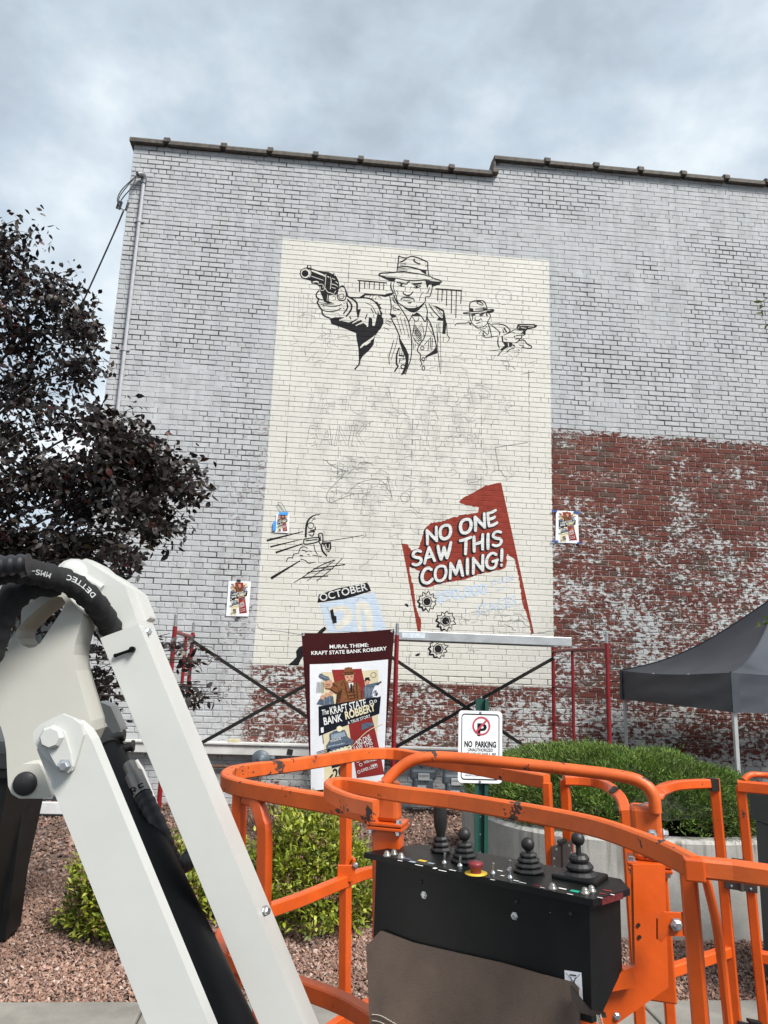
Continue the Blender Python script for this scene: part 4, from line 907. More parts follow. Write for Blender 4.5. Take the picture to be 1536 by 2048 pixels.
m = MB(); m.tube(sm([at(247, 422, D-0.1), at(222, 480, D+0.6), at(165, 605, D+2.4), at(122, 695, D+4.2), at(60, 800, D+6.5), at(-120, 1040, D+11)], 8), 0.011, 6); m.build('wire', bkr, r)
m = MB(); m.tube(sm([at(247, 422, D-0.12), at(222, 482, D+0.58), at(166, 606, D+2.38), at(123, 697, D+4.2), at(60, 803, D+6.5), at(-120, 1046, D+11)], 8), 0.006, 6); m.build('wire', bkr, r)

# ------------------------------------------------------------------ gas regulator, pipes and meters
mg = mat('meter_grey', (0.115, 0.14, 0.16), 0.5, 0.2, var=0.15, dirt=0.3); rust = mat('rusty_pipe', (0.13, 0.07, 0.05), 0.8, var=0.4, scale=20, bump=0.4)
p = at(521, 1520, D-0.16)
r = thing('gas_regulator', (p.x, D, 0.5), 'round grey gas regulator on pipework under the ledge', 'regulator')
m = MB(); m.lathe(p+Vector((0, 0.10, 0)), (0, -1, 0), [(0.03, 0), (0.07, 0.01), (0.105, 0.05), (0.108, 0.075), (0.095, 0.085), (0.06, 0.10), (0.03, 0.11), (0.03, 0.13), (0.02, 0.14), (0.0001, 0.14)], 24); m.build('diaphragm_case', mg, r)
m = MB(); m.tube([p+Vector((0.08, 0.05, 0.015)), p+Vector((0.16, 0.05, 0.015))], 0.026, 10); m.lathe(p+Vector((0.12, 0.05, 0.015)), (1, 0, 0), [(0.036, 0), (0.036, 0.025)], 8, False); m.build('outlet', mg, r)
m = MB(); m.tube([p+Vector((-1.1, 0.10, 0.075)), p+Vector((-0.06, 0.10, 0.06))], 0.022, 10); m.tube([p+Vector((-1.1, 0.11, -0.10)), p+Vector((0.2, 0.11, -0.085))], 0.018, 10); m.tube([p+Vector((0, 0.06, -0.07)), p+Vector((0, 0.06, -0.42))], 0.022, 10); m.build('pipe', rust, r)
def meter(px, py, Y, label, s=1.0):
    p = at(px, py, Y); r = thing('gas_meter', (p.x, Y, p.z-0.25), label, 'gas meter', 'gas meters along the wall')
    m = MB(); m.obox(p+Vector((0, 0.02, -0.11*s)), (0.115*s, 0, 0), (0, 0.07, 0), (0, 0, 0.14*s), 0.03); m.build('body', mg, r)
    m = MB(); m.obox(p+Vector((0, 0.015, 0.06*s)), (0.15*s, 0, 0), (0, 0.055, 0), (0, 0, 0.06*s), 0.03)
    for sx_ in (-1, 1): m.tube([p+Vector((sx_*0.12*s, 0.03, 0.09*s)), p+Vector((sx_*0.12*s, 0.03, 0.24*s))], 0.024, 10)
    m.build('top_case', mg, r)
    m = MB(); m.obox(p+Vector((0.0, -0.05, 0.04*s)), (0.065*s, 0, 0), (0, 0.012, 0), (0, 0, 0.038*s), 0.005); iw = m.build('index_window', PAL['labelgrey'], r)
    A = Art(); 
    for k in range(4): A.circ(-0.042*s+k*0.028*s, 0.052*s, 0.010*s, 'navy', w=0.004)
    A.text('0 2 8 6', (-0.05*s, -0.024*s), (0.05*s, -0.024*s), -0.02*s, 'navy')
    A.build('dial_print', lambda x, y, o_: Vector((p.x+x, p.y-0.062-o_, p.z+y)), iw, 0.001)
    m = MB(); m.obox(p+Vector((-0.02*s, -0.052, -0.075*s)), (0.05*s, 0, 0), (0, 0.002, 0), (0, 0, 0.024*s)); m.build('name_plate', PAL['labelgrey'], r)
meter(652, 1552, D-0.22, 'grey gas meter partly hidden behind the maroon banner', 1.1)
meter(846, 1560, D-0.30, 'grey gas meter between the banner and the no parking sign')
meter(912, 1570, D-0.45, 'grey gas meter directly left of the no parking sign')
# a pale wooden block on the ledge
p = at(469, 1481, D-0.06); r = thing('wooden_block', (p.x, p.y, zt+0.018), 'small pale wooden block lying on the white ledge', 'block')
m = MB(); m.obox((p.x, D-0.07, zt+0.036), (0.065, 0, 0), (0, 0.035, 0), (0, 0, 0.017), 0.003); m.build('block', mat('pale_wood', (0.52, 0.46, 0.30), 0.8, var=0.2, scale=30), r)

# ------------------------------------------------------------------ scaffold
rp = mat('scaffold_red', (0.20, 0.008, 0.012), 0.4, var=0.15, chips=0.06, chipcol=(0.2, 0.15, 0.13)); galv = mat('galvanised', (0.42, 0.43, 0.44), 0.4, 0.8, var=0.15, scale=25)
bks = mat('brace_black', (0.016, 0.015, 0.014), 0.5, 0.3, var=0.3); alu = mat('aluminium', (0.52, 0.53, 0.54), 0.42, 0.7, var=0.12, scale=7)
YF, YN = 8.5, 7.05; ZT = 1.90
scf = thing('scaffold', (1.5, 7.8, 0), 'red steel scaffold frames with black cross braces along the wall', 'scaffold')
fx = [(at(383, 1300, YF).x, at(346, 1300, YN).x), (at(757, 1300, YF).x, at(793, 1300, YN).x), (at(1106, 1300, YF).x, at(1214, 1300, YN).x)]
for k, (xf, xn) in enumerate(fx):
    f0, n0 = Vector((xf, YF, 0)), Vector((xn, YN, 0)); md = f0.lerp(n0, 0.40); r_ = 0.0215
    for p_ in (f0, n0):
        m = MB(); m.tube([p_+Vector((0, 0, 0.02)), p_+Vector((0, 0, ZT))], r_, 12); po_ = m.build('post', rp, scf)
        m = MB(); m.tube([p_+Vector((0, 0, ZT)), p_+Vector((0, 0, ZT+0.11))], 0.016, 10); m.build('coupling_pin', galv, po_)
        m = MB(); m.obox(p_+Vector((0, 0, 0.012)), (0.07, 0, 0), (0, 0.07, 0), (0, 0, 0.006)); m.build('base_plate', galv, po_)
    m = MB(); m.tube([md+Vector((0, 0, 0.15)), md+Vector((0, 0, ZT-0.06))], 0.017, 10); m.build('ladder_post', rp, scf)
    m = MB(); m.tube([f0+Vector((0, 0, ZT-0.05)), n0+Vector((0, 0, ZT-0.05))], 0.019, 10); m.build('top_bar', rp, scf)
    for z in (0.25, 0.65, 1.05, 1.45): m = MB(); m.tube([f0+Vector((0, 0, z)), md+Vector((0, 0, z))], 0.014, 8); m.build('rung', rp, scf)
def brace(a, b):
    m = MB(); m.bar([a, b], 0.008, 0.038, up=Vector((0, 0, 1)), bev=0.002); cbr = m.build('cross_brace', bks, scf)
    for p_ in (a, b): q = MB(); bolt(q, p_+Vector((0, -0.01, 0)), (0, -1, 0), 0.012, 0.01); q.build('brace_bolt', galv, cbr)
def bp_(px, py, Y=YF-0.035): return at(px, py, Y)
brace(bp_(376, 1276), bp_(757, 1528)); brace(bp_(372, 1503, YF-0.06), bp_(757, 1290, YF-0.06)); brace(bp_(760, 1299), bp_(1108, 1532)); brace(bp_(760, 1512, YF-0.06), bp_(1108, 1316, YF-0.06))
x0, x1 = at(762, 1280, 7.6).x, at(1128, 1295, 7.9).x
plk = thing('scaffold_plank', ((x0+x1)/2, 7.9, ZT-0.02), 'long aluminium scaffold plank lying across the red frames', 'plank')
m = MB(); m.obox(((x0+x1)/2, 7.66, ZT+0.025), ((x1-x0)/2, 0, 0), (0, 0.012, 0), (0, 0, 0.045), 0.004); m.obox(((x0+x1)/2, 8.12, ZT+0.025), ((x1-x0)/2, 0, 0), (0, 0.012, 0), (0, 0, 0.045), 0.004); psr = m.build('side_rail', alu, plk)
m = MB(); m.obox(((x0+x1)/2, 7.89, ZT+0.05), ((x1-x0)/2-0.01, 0, 0), (0, 0.215, 0), (0, 0, 0.01)); m.build('deck', mat('plank_ply', (0.32, 0.26, 0.18), 0.8, var=0.2), plk)
m = MB(); m.obox((at(828, 1275, 7.6).x, 7.646, ZT+0.028), (0.12, 0, 0), (0, 0.001, 0), (0, 0, 0.026)); m.build('sticker', mat('plank_sticker', (0.62, 0.68, 0.74), 0.5, var=0.15, scale=40), psr)

# ------------------------------------------------------------------ maroon banner hung on the scaffold
bq = [at(603, 1266, 6.98), at(789, 1258, 6.88), at(763, 1592, 6.80), at(624, 1596, 7.0)]
ban_r = thing('mural_banner', (bq[3]+bq[2])/2, 'maroon vinyl banner headed MURAL THEME: KRAFT STATE BANK ROBBERY', 'banner')
def BS(u, v, off):
    a = bq[0].lerp(bq[1], u); b = bq[3].lerp(bq[2], u); p = a.lerp(b, v)
    p.y += 0.03*math.sin(u*math.pi)+0.010*math.sin(u*9+v*4)*v-off; p.z -= 0.012*math.sin(u*math.pi)*(1-v); return p
m = MB(); n = 28; vs_ = [BS(i/n, j/n, 0) for j in range(n+1) for i in range(n+1)]
fs_ = [(j*(n+1)+i, j*(n+1)+i+1, (j+1)*(n+1)+i+1, (j+1)*(n+1)+i) for j in range(n) for i in range(n)]
m.add(vs_, fs_, True); m.add([v_+Vector((0, 0.002, 0)) for v_ in vs_], [tuple(reversed(f_)) for f_ in fs_], True)
vsh = m.build('vinyl_sheet', PAL['maroon'], ban_r, fix=False)
def BT(x, y):      # zoom-crop coordinates of the banner to uv
    u0 = 78+(y-155)*0.062; u1 = 1115-(y-115)*0.085; return ((x-u0)/(u1-u0), (y-(150-30*(x-78)/1037))/(1860+30*(x-78)/1037))
A = Art(BT)
cells = 14
for i in range(cells):      # paper in cells so that it follows the curve of the sheet
    for j in range(cells):
        x_ = lambda a, y: (170+(y-515)*0.008)*(1-a)+(1040-(y-480)*0.046)*a
        c4 = []
        for a, b in ((i, j), (i+1, j), (i+1, j+1), (i, j+1)): y = 513+b/cells*1415-35*(a/cells); c4.append((x_(a/cells, y), y))
        A.poly(c4, 'paper')
A.i = 1; A.layer(); poster_art(A)
A.text('MURAL THEME:', (392, 325), (825, 312), 44, 'pwhite', 0.02); A.text('KRAFT STATE BANK ROBBERY', (188, 402), (1027, 366), 44, 'pwhite', 0.022)
A.build('poster_print', BS, vsh, 0.0015, maxlen=0.06)
for u, v in ((0.02, 0.012), (0.975, 0.012)): m = MB(); m.lathe(BS(u, v, 0.001), (0, -1, 0), [(0.012, 0), (0.013, 0.003), (0.007, 0.004), (0.006, 0.001)], 12); m.build('grommet', galv, vsh)

# ------------------------------------------------------------------ no parking sign
YS = 5.1; gpst = mat('post_green', (0.008, 0.06, 0.045), 0.5, var=0.15)
q = [at(918.5, 1424, YS), at(1002, 1429, YS), at(1004, 1565, YS), at(917.5, 1558, YS)]
sb = at(961, 1560, YS+0.05); r = thing('parking_sign', (sb.x, YS+0.03, 0), 'white NO PARKING sign on a green steel post', 'sign')
m = MB(); top = at(960, 1398, YS+0.03).z
for a, b, c_, d_ in ((-0.026, -0.020, 0.0, 0.035), (0.020, 0.026, 0.0, 0.035), (-0.022, 0.022, 0.03, 0.036), (-0.045, -0.026, 0.0, 0.005), (0.026, 0.045, 0.0, 0.005)): m.box((sb.x+a, YS+0.012+c_, -0.3), (sb.x+b, YS+0.012+d_, top))
gpo = m.build('post', gpst, r)
m = MB()
for k in range(14): bolt(m, (sb.x+0.0, YS+0.043, 0.1+k*0.11), (0, -1, 0), 0.005, 0.001)
m.build('post_holes', mat('post_hole_light', (0.35, 0.38, 0.36), 0.7), gpo)
SW, SH = 0.30, 0.465; cc = (q[0]+q[1]+q[2]+q[3])/4
def SS(x, y, off): return Vector((cc.x+(x-0.5)*SW, YS-off, cc.z+(0.5-y)*SH))
def rrect(x0, y0, x1, y1, rx, ry, n=6):
    o = []
    for cx_, cy_, a0 in ((x1-rx, y0+ry, -90), (x1-rx, y1-ry, 0), (x0+rx, y1-ry, 90), (x0+rx, y0+ry, 180)):
        for k in range(n+1): a = R(a0+90*k/n); o.append((cx_+rx*math.cos(a), cy_+ry*math.sin(a)))
    return o
m = MB(); m.plate([[SS(x, y, 0) for x, y in rrect(0, 0, 1, 1, .09, .058)]], (0, 0.004, 0)); spn = m.build('sign_panel', PAL['signwhite'], r)
A = Art(); o_ = rrect(.075, .05, .925, .95, .07, .045); A.line(o_+[o_[0]], 0.016, smooth=0, taper=1)
A.text('P', (.43, .345), (.645, .345), .175, bold=0.03); A.text('NO  PARKING', (.14, .505), (.86, .505), .082, bold=0.035)
for t_, y, a, b, h in (('UNAUTHORIZED', .565, .22, .79, .044), ('VEHICLES WILL BE', .625, .14, .86, .044), ('TOWED AWAY', .69, .2, .8, .044), ('AT VEHICLE', .75, .25, .75, .044), ("OWNER'S EXPENSE", .86, .14, .86, .046), ('POLICE PH.', .905, .16, .31, .018), ('S.T.O.', .905, .58, .66, .018)): A.text(t_, (a, y), (b, y), h, bold=0.012)
A.line([(.32, .902), (.56, .902)], .004); A.line([(.67, .902), (.85, .902)], .004)
A.layer(); rr_ = [(0.52+.205*math.cos(k*.2618), .21+.132*math.sin(k*.2618)) for k in range(25)]
for k in range(24):
    a, b = rr_[k], rr_[k+1]; s_ = 0.82; f_ = lambda p: (0.52+(p[0]-.52)*s_, .21+(p[1]-.21)*s_); A.poly([a, b, f_(b), f_(a)], 'signred')
A.line([(.40, .295), (.655, .118)], .034, 'signred'); A.build('sign_print', SS, spn, 0.001)
for y in (0.02, 0.975): m = MB(); bolt(m, SS(.5, y, 0.001), (0, -1, 0), 0.007, 0.005); m.build('sign_bolt', galv, spn)

# ------------------------------------------------------------------ pop-up canopy
YA, YB = 6.25, 8.72; ca = at(1461, 1345, YA); cb = at(1241, 1341, YB); zc = (ca.z+cb.z)/2
X0 = (ca.x+cb.x)/2+0.02; TW = 2.55; X1 = X0+TW; val = 0.335
tent = thing('canopy_tent', ((X0+X1)/2, (YA+YB)/2, 0), 'dark grey pop-up canopy tent standing against the wall at right', 'canopy')
tf = mat('tent_fabric', (0.050, 0.057, 0.070), 0.55, var=0.1, scale=3, bump=0.4, bscale=11)
pk = Vector(((X0+X1)/2, (YA+YB)/2, zc+0.84)); cs = [Vector((ca.x, YA, zc)), Vector((X1, YA, zc)), Vector((X1, YB, zc)), Vector((cb.x, YB, zc))]
def ridge(c, t): p = c.lerp(pk, t); p.z -= 0.15*math.sin(math.pi*min(1, t*1.05))*(1-0.3*t); return p
for k in range(4):
    a, b = cs[k], cs[(k+1) % 4]; m = MB(); n = 12; vs_ = []
    for j in range(n+1):
        t = j/n; ra, rb = ridge(a, t), ridge(b, t)
        for i in range(n+1): s_ = i/n; p_ = ra.lerp(rb, s_); p_.z -= 0.05*math.sin(math.pi*s_)*(1-t); vs_.append(p_)
    m.add(vs_, [(j*(n+1)+i, j*(n+1)+i+1, (j+1)*(n+1)+i+1, (j+1)*(n+1)+i) for j in range(n) for i in range(n)], True); m.build('roof_panel', tf, tent)
    m = MB(); vs_ = []; n = 40; out_ = Vector((b.y-a.y, a.x-b.x, 0)).normalized()
    for j in range(7):
        for i in range(n+1):
            s_ = i/n; p_ = a.lerp(b, s_); p_.z -= 0.05*math.sin(math.pi*s_)*0.6+val*j/6*(1-0.10*math.sin(math.pi*s_))
            p_ += out_*(0.012*math.sin(j*1.6+s_*3)*math.sin(s_*math.pi)+0.006*math.sin(s_*17+j*2.1)); vs_.append(p_)
    m.add(vs_, [(j*(n+1)+i, j*(n+1)+i+1, (j+1)*(n+1)+i+1, (j+1)*(n+1)+i) for j in range(6) for i in range(n)], True); m.build('valance', tf, tent)
    m = MB(); m.tube([ridge(a, j/12)+Vector((0, 0, 0.004)) for j in range(13)], 0.007, 6); m.build('ridge_seam', mat('tent_piping', (0.03, 0.033, 0.04), 0.6), tent)
    m = MB(); ux = (b-a).normalized()*0.022; m.obox(a+Vector((0, 0, -val/2))+out_*0.012+ux*1.4, ux*1.6, out_*0.002, (0, 0, val/2)); m.build('corner_patch', tf, tent)
    inn = Vector((1 if k in (0, 3) else -1, 1 if k in (0, 1) else -1, 0))*0.03
    p_ = Vector((a.x, a.y, 0))+inn; m = MB(); m.obox(p_+Vector((0, 0, zc/2)), (0.017, 0, 0), (0, 0.017, 0), (0, 0, zc/2), 0.004); m.obox(p_+Vector((0, 0, 0.008)), (0.05, 0, 0), (0, 0.05, 0), (0, 0, 0.006)); m.build('leg', mat('tent_leg', (0.50, 0.51, 0.51), 0.45, 0.5, var=0.06), tent)
    for sgn in (0, 1):
        m = MB(); z_ = zc-0.03; a2, b2 = a+inn, b+Vector((-inn.x if k in (0, 2) else inn.x, inn.y if k in (0, 2) else -inn.y, 0)); n = 3
        for i in range(n): p0 = a2.lerp(b2, i/n); p1 = a2.lerp(b2, (i+1)/n); m.bar([Vector((p0.x, p0.y, z_-(0.2 if (i+sgn) % 2 else 0.0))), Vector((p1.x, p1.y, z_-(0.0 if (i+sgn) % 2 else 0.2)))], 0.012, 0.022, bev=0.002)
        m.build('truss_bar', mat('tent_leg', (0.5, 0.51, 0.51)), tent)

# ------------------------------------------------------------------ concrete planter with juniper
pc = Vector((at(1228, 1640, 6.0).x+0.02, 6.12, 0)); PA, PB, PZ = 1.16, 1.27, 0.58
def pl_out(a, s=1.0):
    c_, s_ = math.cos(a), math.sin(a); e = 2/2.9; x = PA*math.copysign(abs(c_)**e, c_)*s; y = PB*math.copysign(abs(s_)**e, s_)*s; t = R(-4)
    return Vector((pc.x+x*math.cos(t)-y*math.sin(t), pc.y+x*math.sin(t)+y*math.cos(t), 0))
pm_ = mat('planter_concrete', (0.37, 0.36, 0.335), 0.88, var=0.12, scale=5, bump=0.55, bscale=110)
nt = pm_.node_tree; b = nt.nodes['Principled BSDF']; src = b.inputs['Base Color'].links[0].from_socket
tc_ = nt.nodes.new('ShaderNodeTexCoord'); st = node_step(nt, node_noise(nt, node_map(nt, tc_.outputs['Object'], (9, 9, 0.7)), 1.5, 6, 0.6), 0.5, 0.68)
sz = nt.nodes.new('ShaderNodeSeparateXYZ'); nt.links.new(tc_.outputs['Object'], sz.inputs[0])
st = node_math(nt, 'MULTIPLY', node_math(nt, 'MULTIPLY', st, node_step(nt, sz.outputs['Z'], 0.15, 0.55)), 0.9)
nt.links.new(node_mix(nt, st, src, (0.13, 0.12, 0.095)), b.inputs['Base Color'])
r = thing('concrete_planter', pc, 'curved concrete planter wall with dark streaks under the juniper', 'planter')
m = MB(); n = 72; prof = [(1.0, -0.1), (1.0, PZ-0.02), (0.985, PZ), (0.90, PZ), (0.885, PZ-0.02), (0.88, PZ-0.12)]
vs_ = [pl_out(2*math.pi*k/n, s_)+Vector((0, 0, z)) for s_, z in prof for k in range(n)]
m.add(vs_, [(i*n+k, i*n+(k+1) % n, (i+1)*n+(k+1) % n, (i+1)*n+k) for i in range(len(prof)-1) for k in range(n)], False); m.build('concrete_wall', pm_, r)
m = MB(); vs_ = [pl_out(2*math.pi*k/n, .885)+Vector((0, 0, PZ-0.06)) for k in range(n)]; m.add(vs_, [tuple(range(n))]); m.build('soil', mat('planter_mulch', (0.05, 0.035, 0.025), 0.95, var=0.4, scale=30, bump=1, bscale=60), r)

def leaves(pos, dirs, size, width, cols, fold=0.25, up=None):
    """leaf-shaped faces: 6 vertices, 4 triangles each"""
    n = len(pos); d = dirs/np.linalg.norm(dirs, axis=1, keepdims=True)
    ref = rng.normal(0, 1, (n, 3)) if up is None else up+rng.normal(0, 0.35, (n, 3))
    s = np.cross(d, ref); s /= np.linalg.norm(s, axis=1, keepdims=True)+1e-9; nn = np.cross(s, d)
    L_ = size[:, None]; w_ = width[:, None]; f_ = fold*w_
    P_ = np.stack([pos, pos+d*L_*0.35+s*w_*0.5+nn*f_, pos+d*L_*0.7+s*w_*0.38+nn*f_*0.8, pos+d*L_, pos+d*L_*0.7-s*w_*0.38+nn*f_*0.8, pos+d*L_*0.35-s*w_*0.5+nn*f_], 1)
    F_ = np.array([[0, 1, 5], [1, 2, 5], [2, 4, 5], [2, 3, 4]])
    return P_.reshape(-1, 3), (F_[None]+6*np.arange(n)[:, None, None]).reshape(-1, 3), np.repeat(cols, 6, 0)

jr = thing('juniper_shrub', pc+Vector((0, 0, PZ-0.05)), 'dense low green juniper spreading over the concrete planter', 'shrub')
def jtop(x, y):       # x, y in -1..1 over the planter
    rr_ = (abs(x)**2.6+abs(y)**2.6)**(1/2.6); return PZ-0.05+0.52*np.sqrt(np.clip(1-rr_**2.2, 0, 1))
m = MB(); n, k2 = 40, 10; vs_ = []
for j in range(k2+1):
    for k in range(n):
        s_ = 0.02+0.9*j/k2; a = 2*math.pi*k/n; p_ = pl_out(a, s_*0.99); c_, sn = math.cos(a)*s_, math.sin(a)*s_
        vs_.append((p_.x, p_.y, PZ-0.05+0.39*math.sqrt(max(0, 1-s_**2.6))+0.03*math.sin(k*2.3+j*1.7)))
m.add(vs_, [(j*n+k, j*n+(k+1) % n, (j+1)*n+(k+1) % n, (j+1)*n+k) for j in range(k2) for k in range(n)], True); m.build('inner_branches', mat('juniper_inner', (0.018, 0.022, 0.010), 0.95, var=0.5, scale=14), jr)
N = 24000; a = rng.uniform(0, 2*np.pi, N); s_ = np.sqrt(rng.uniform(0, 1, N))*0.965
ctr = np.array([[*pl_out(float(q_), float(w_))] for q_, w_ in zip(a, s_)])
lump = 0.06*np.sin(ctr[:, 0]*8+1+np.sin(ctr[:, 1]*5))*np.sin(ctr[:, 1]*7)+0.04*np.sin(ctr[:, 0]*19+ctr[:, 1]*15+2*np.sin(ctr[:, 1]*9))
ctr[:, 2] = PZ-0.05+0.43*np.sqrt(np.clip(1-np.clip(s_, 0, 1)**2.6, 0, 1))+lump*np.clip(1.2-s_, 0.15, 1)-rng.uniform(0, 0.05, N)-np.where(s_ > 0.93, rng.uniform(0, 0.03, N), 0)
outw = ctr-np.array([pc.x, pc.y, PZ-0.35]); outw /= np.linalg.norm(outw, axis=1, keepdims=True)
K = 5; pos = np.repeat(ctr, K, 0)+rng.normal(0, 0.018, (N*K, 3)); dr = np.repeat(outw, K, 0)*0.8+rng.normal(0, 0.55, (N*K, 3))+np.array([0, 0, 0.25])
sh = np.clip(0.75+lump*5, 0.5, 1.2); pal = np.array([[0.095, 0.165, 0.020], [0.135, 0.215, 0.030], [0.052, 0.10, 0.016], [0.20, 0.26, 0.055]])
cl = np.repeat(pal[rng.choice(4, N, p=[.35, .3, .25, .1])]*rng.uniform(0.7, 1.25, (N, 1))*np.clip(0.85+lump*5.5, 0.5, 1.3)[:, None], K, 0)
cl[rng.uniform(0, 1, N*K) < 0.02] = (0.14, 0.09, 0.05)
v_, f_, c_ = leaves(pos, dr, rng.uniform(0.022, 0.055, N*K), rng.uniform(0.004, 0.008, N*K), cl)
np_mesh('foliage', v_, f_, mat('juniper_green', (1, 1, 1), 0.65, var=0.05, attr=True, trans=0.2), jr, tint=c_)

# ------------------------------------------------------------------ spirea shrubs
def spirea(name, px, py, Y, rx, ry, h, label, N=2600):
    b0 = az(px, py, 0.0); b0 = Vector((at(px, py, Y).x, Y, 0)); r = thing(name, b0, label, 'shrub', 'yellow green shrubs in the gravel bed')
    u = rng.normal(0, 1, (N, 3)); u /= np.linalg.norm(u, axis=1, keepdims=True); u[:, 2] = np.abs(u[:, 2])*1.0
    rad = rng.uniform(0.45, 1.0, N)**0.5; rad *= 1+0.13*np.sin(u[:, 0]*7+1)*np.sin(u[:, 1]*6+2)+0.08*np.sin(u[:, 2]*11+u[:, 0]*5)
    P_ = np.array(b0)+u*rad[:, None]*np.array([rx, ry, h*0.92])+np.array([0, 0, 0.05]); P_[:, 2] = np.maximum(P_[:, 2], 0.03)
    K = 4; pos = np.repeat(P_, K, 0)+rng.normal(0, 0.02, (N*K, 3)); dr = np.repeat(u, K, 0)*0.7+rng.normal(0, 0.6, (N*K, 3))+np.array([0, 0, .25])
    pal = np.array([[0.32, 0.36, 0.035], [0.21, 0.27, 0.028], [0.52, 0.54, 0.11], [0.12, 0.17, 0.022], [0.20, 0.14, 0.05]])
    cl = np.repeat(pal[rng.choice(5, N, p=[.34, .27, .2, .13, .06])]*rng.uniform(.75, 1.2, (N, 1)), K, 0)
    v_, f_, c_ = leaves(pos, dr, rng.uniform(0.028, 0.052, N*K), rng.uniform(0.013, 0.022, N*K), cl, up=np.array([0, 0, 1.0]))
    np_mesh('foliage', v_, f_, mat('spirea_leaf', (1, 1, 1), 0.5, var=0.05, attr=True, trans=0.3), r, tint=c_)
    m = MB()
    for k in range(26):
        an = random.uniform(0, 6.28); q_ = random.uniform(.3, .85); e = b0+Vector((rx*q_*math.cos(an), ry*q_*math.sin(an), h*random.uniform(.5, .95)*math.sqrt(1-q_*q_*.8)))
        m.tube([b0+Vector((0.05*math.cos(an), 0.05*math.sin(an), 0)), b0.lerp(e, .5)+Vector((0, 0, .05)), e], (0.006, 0.002), 5)
    m.build('stems', mat('twig_brown', (0.09, 0.05, 0.03), 0.85, var=0.3), r)
    F = 150; u2 = rng.normal(0, 1, (F, 3)); u2 /= np.linalg.norm(u2, axis=1, keepdims=True); u2[:, 2] = np.abs(u2[:, 2])*.8+.25; c0 = np.array(b0)+u2*np.array([rx, ry, h*.95])*rng.uniform(.86, 1.02, (F, 1))
    K = 14; pos = np.repeat(c0, K, 0)+rng.normal(0, .014, (F*K, 3))*np.array([1, 1, .5]); pal = np.array([[.20, .10, .07], [.15, .10, .05], [.33, .16, .17]])
    cl = np.repeat(pal[rng.choice(3, F, p=[.5, .4, .1])], K, 0)*rng.uniform(.7, 1.3, (F*K, 1)); v_, f_, c_ = leaves(pos, rng.normal(0, 1, (F*K, 3)), rng.uniform(.008, .016, F*K), rng.uniform(.007, .012, F*K), cl)
    np_mesh('flower_heads', v_, f_, mat('spirea_flower', (1, 1, 1), 0.8, var=0.1, attr=True), r, tint=c_)
spirea('spirea_shrub', 622, 1800, 5.15, 0.46, 0.40, 0.72, 'yellow green shrub behind the orange basket below the banner', 3000)
spirea('spirea_shrub', 272, 1800, 5.0, 0.40, 0.36, 0.58, 'yellow green shrub behind the white boom beside the black bin', 2400)
spirea('spirea_shrub', 430, 1790, 5.35, 0.26, 0.28, 0.50, 'small yellow green shrub seen between the two white boom arms', 1300)
p = at(535, 1592, 6.6); r = thing('sedum_plant', (p.x, 6.6, 0), 'plant with pinkish flower heads in front of the gas meter', 'plant')
F = 34; c0 = np.array([p.x+.1, 6.6, p.z-.02])+rng.normal(0, 1, (F, 3))*np.array([.20, .12, .05]); K = 16; pos = np.repeat(c0, K, 0)+rng.normal(0, .022, (F*K, 3))*np.array([1, 1, .5])
pal = np.array([[.40, .18, .22], [.20, .15, .05], [.16, .10, .06], [.20, .22, .05]]); cl = np.repeat(pal[rng.choice(4, F, p=[.25, .25, .25, .25])], K, 0)*rng.uniform(.7, 1.3, (F*K, 1))
v_, f_, c_ = leaves(pos, rng.normal(0, 1, (F*K, 3))+np.array([0, 0, .5]), rng.uniform(.02, .035, F*K), rng.uniform(.01, .02, F*K), cl); np_mesh('flower_heads', v_, f_, mat('spirea_flower', (1, 1, 1)), r, tint=c_)
m = MB()
for q_ in c0: m.tube([Vector((p.x+.1+random.uniform(-.05, .05), 6.6, 0)), Vector((q_[0], q_[1], q_[2]-.15)), Vector(q_)], (.006, .003), 5)
m.build('stems', mat('twig_brown', (0.09, 0.05, 0.03)), r)

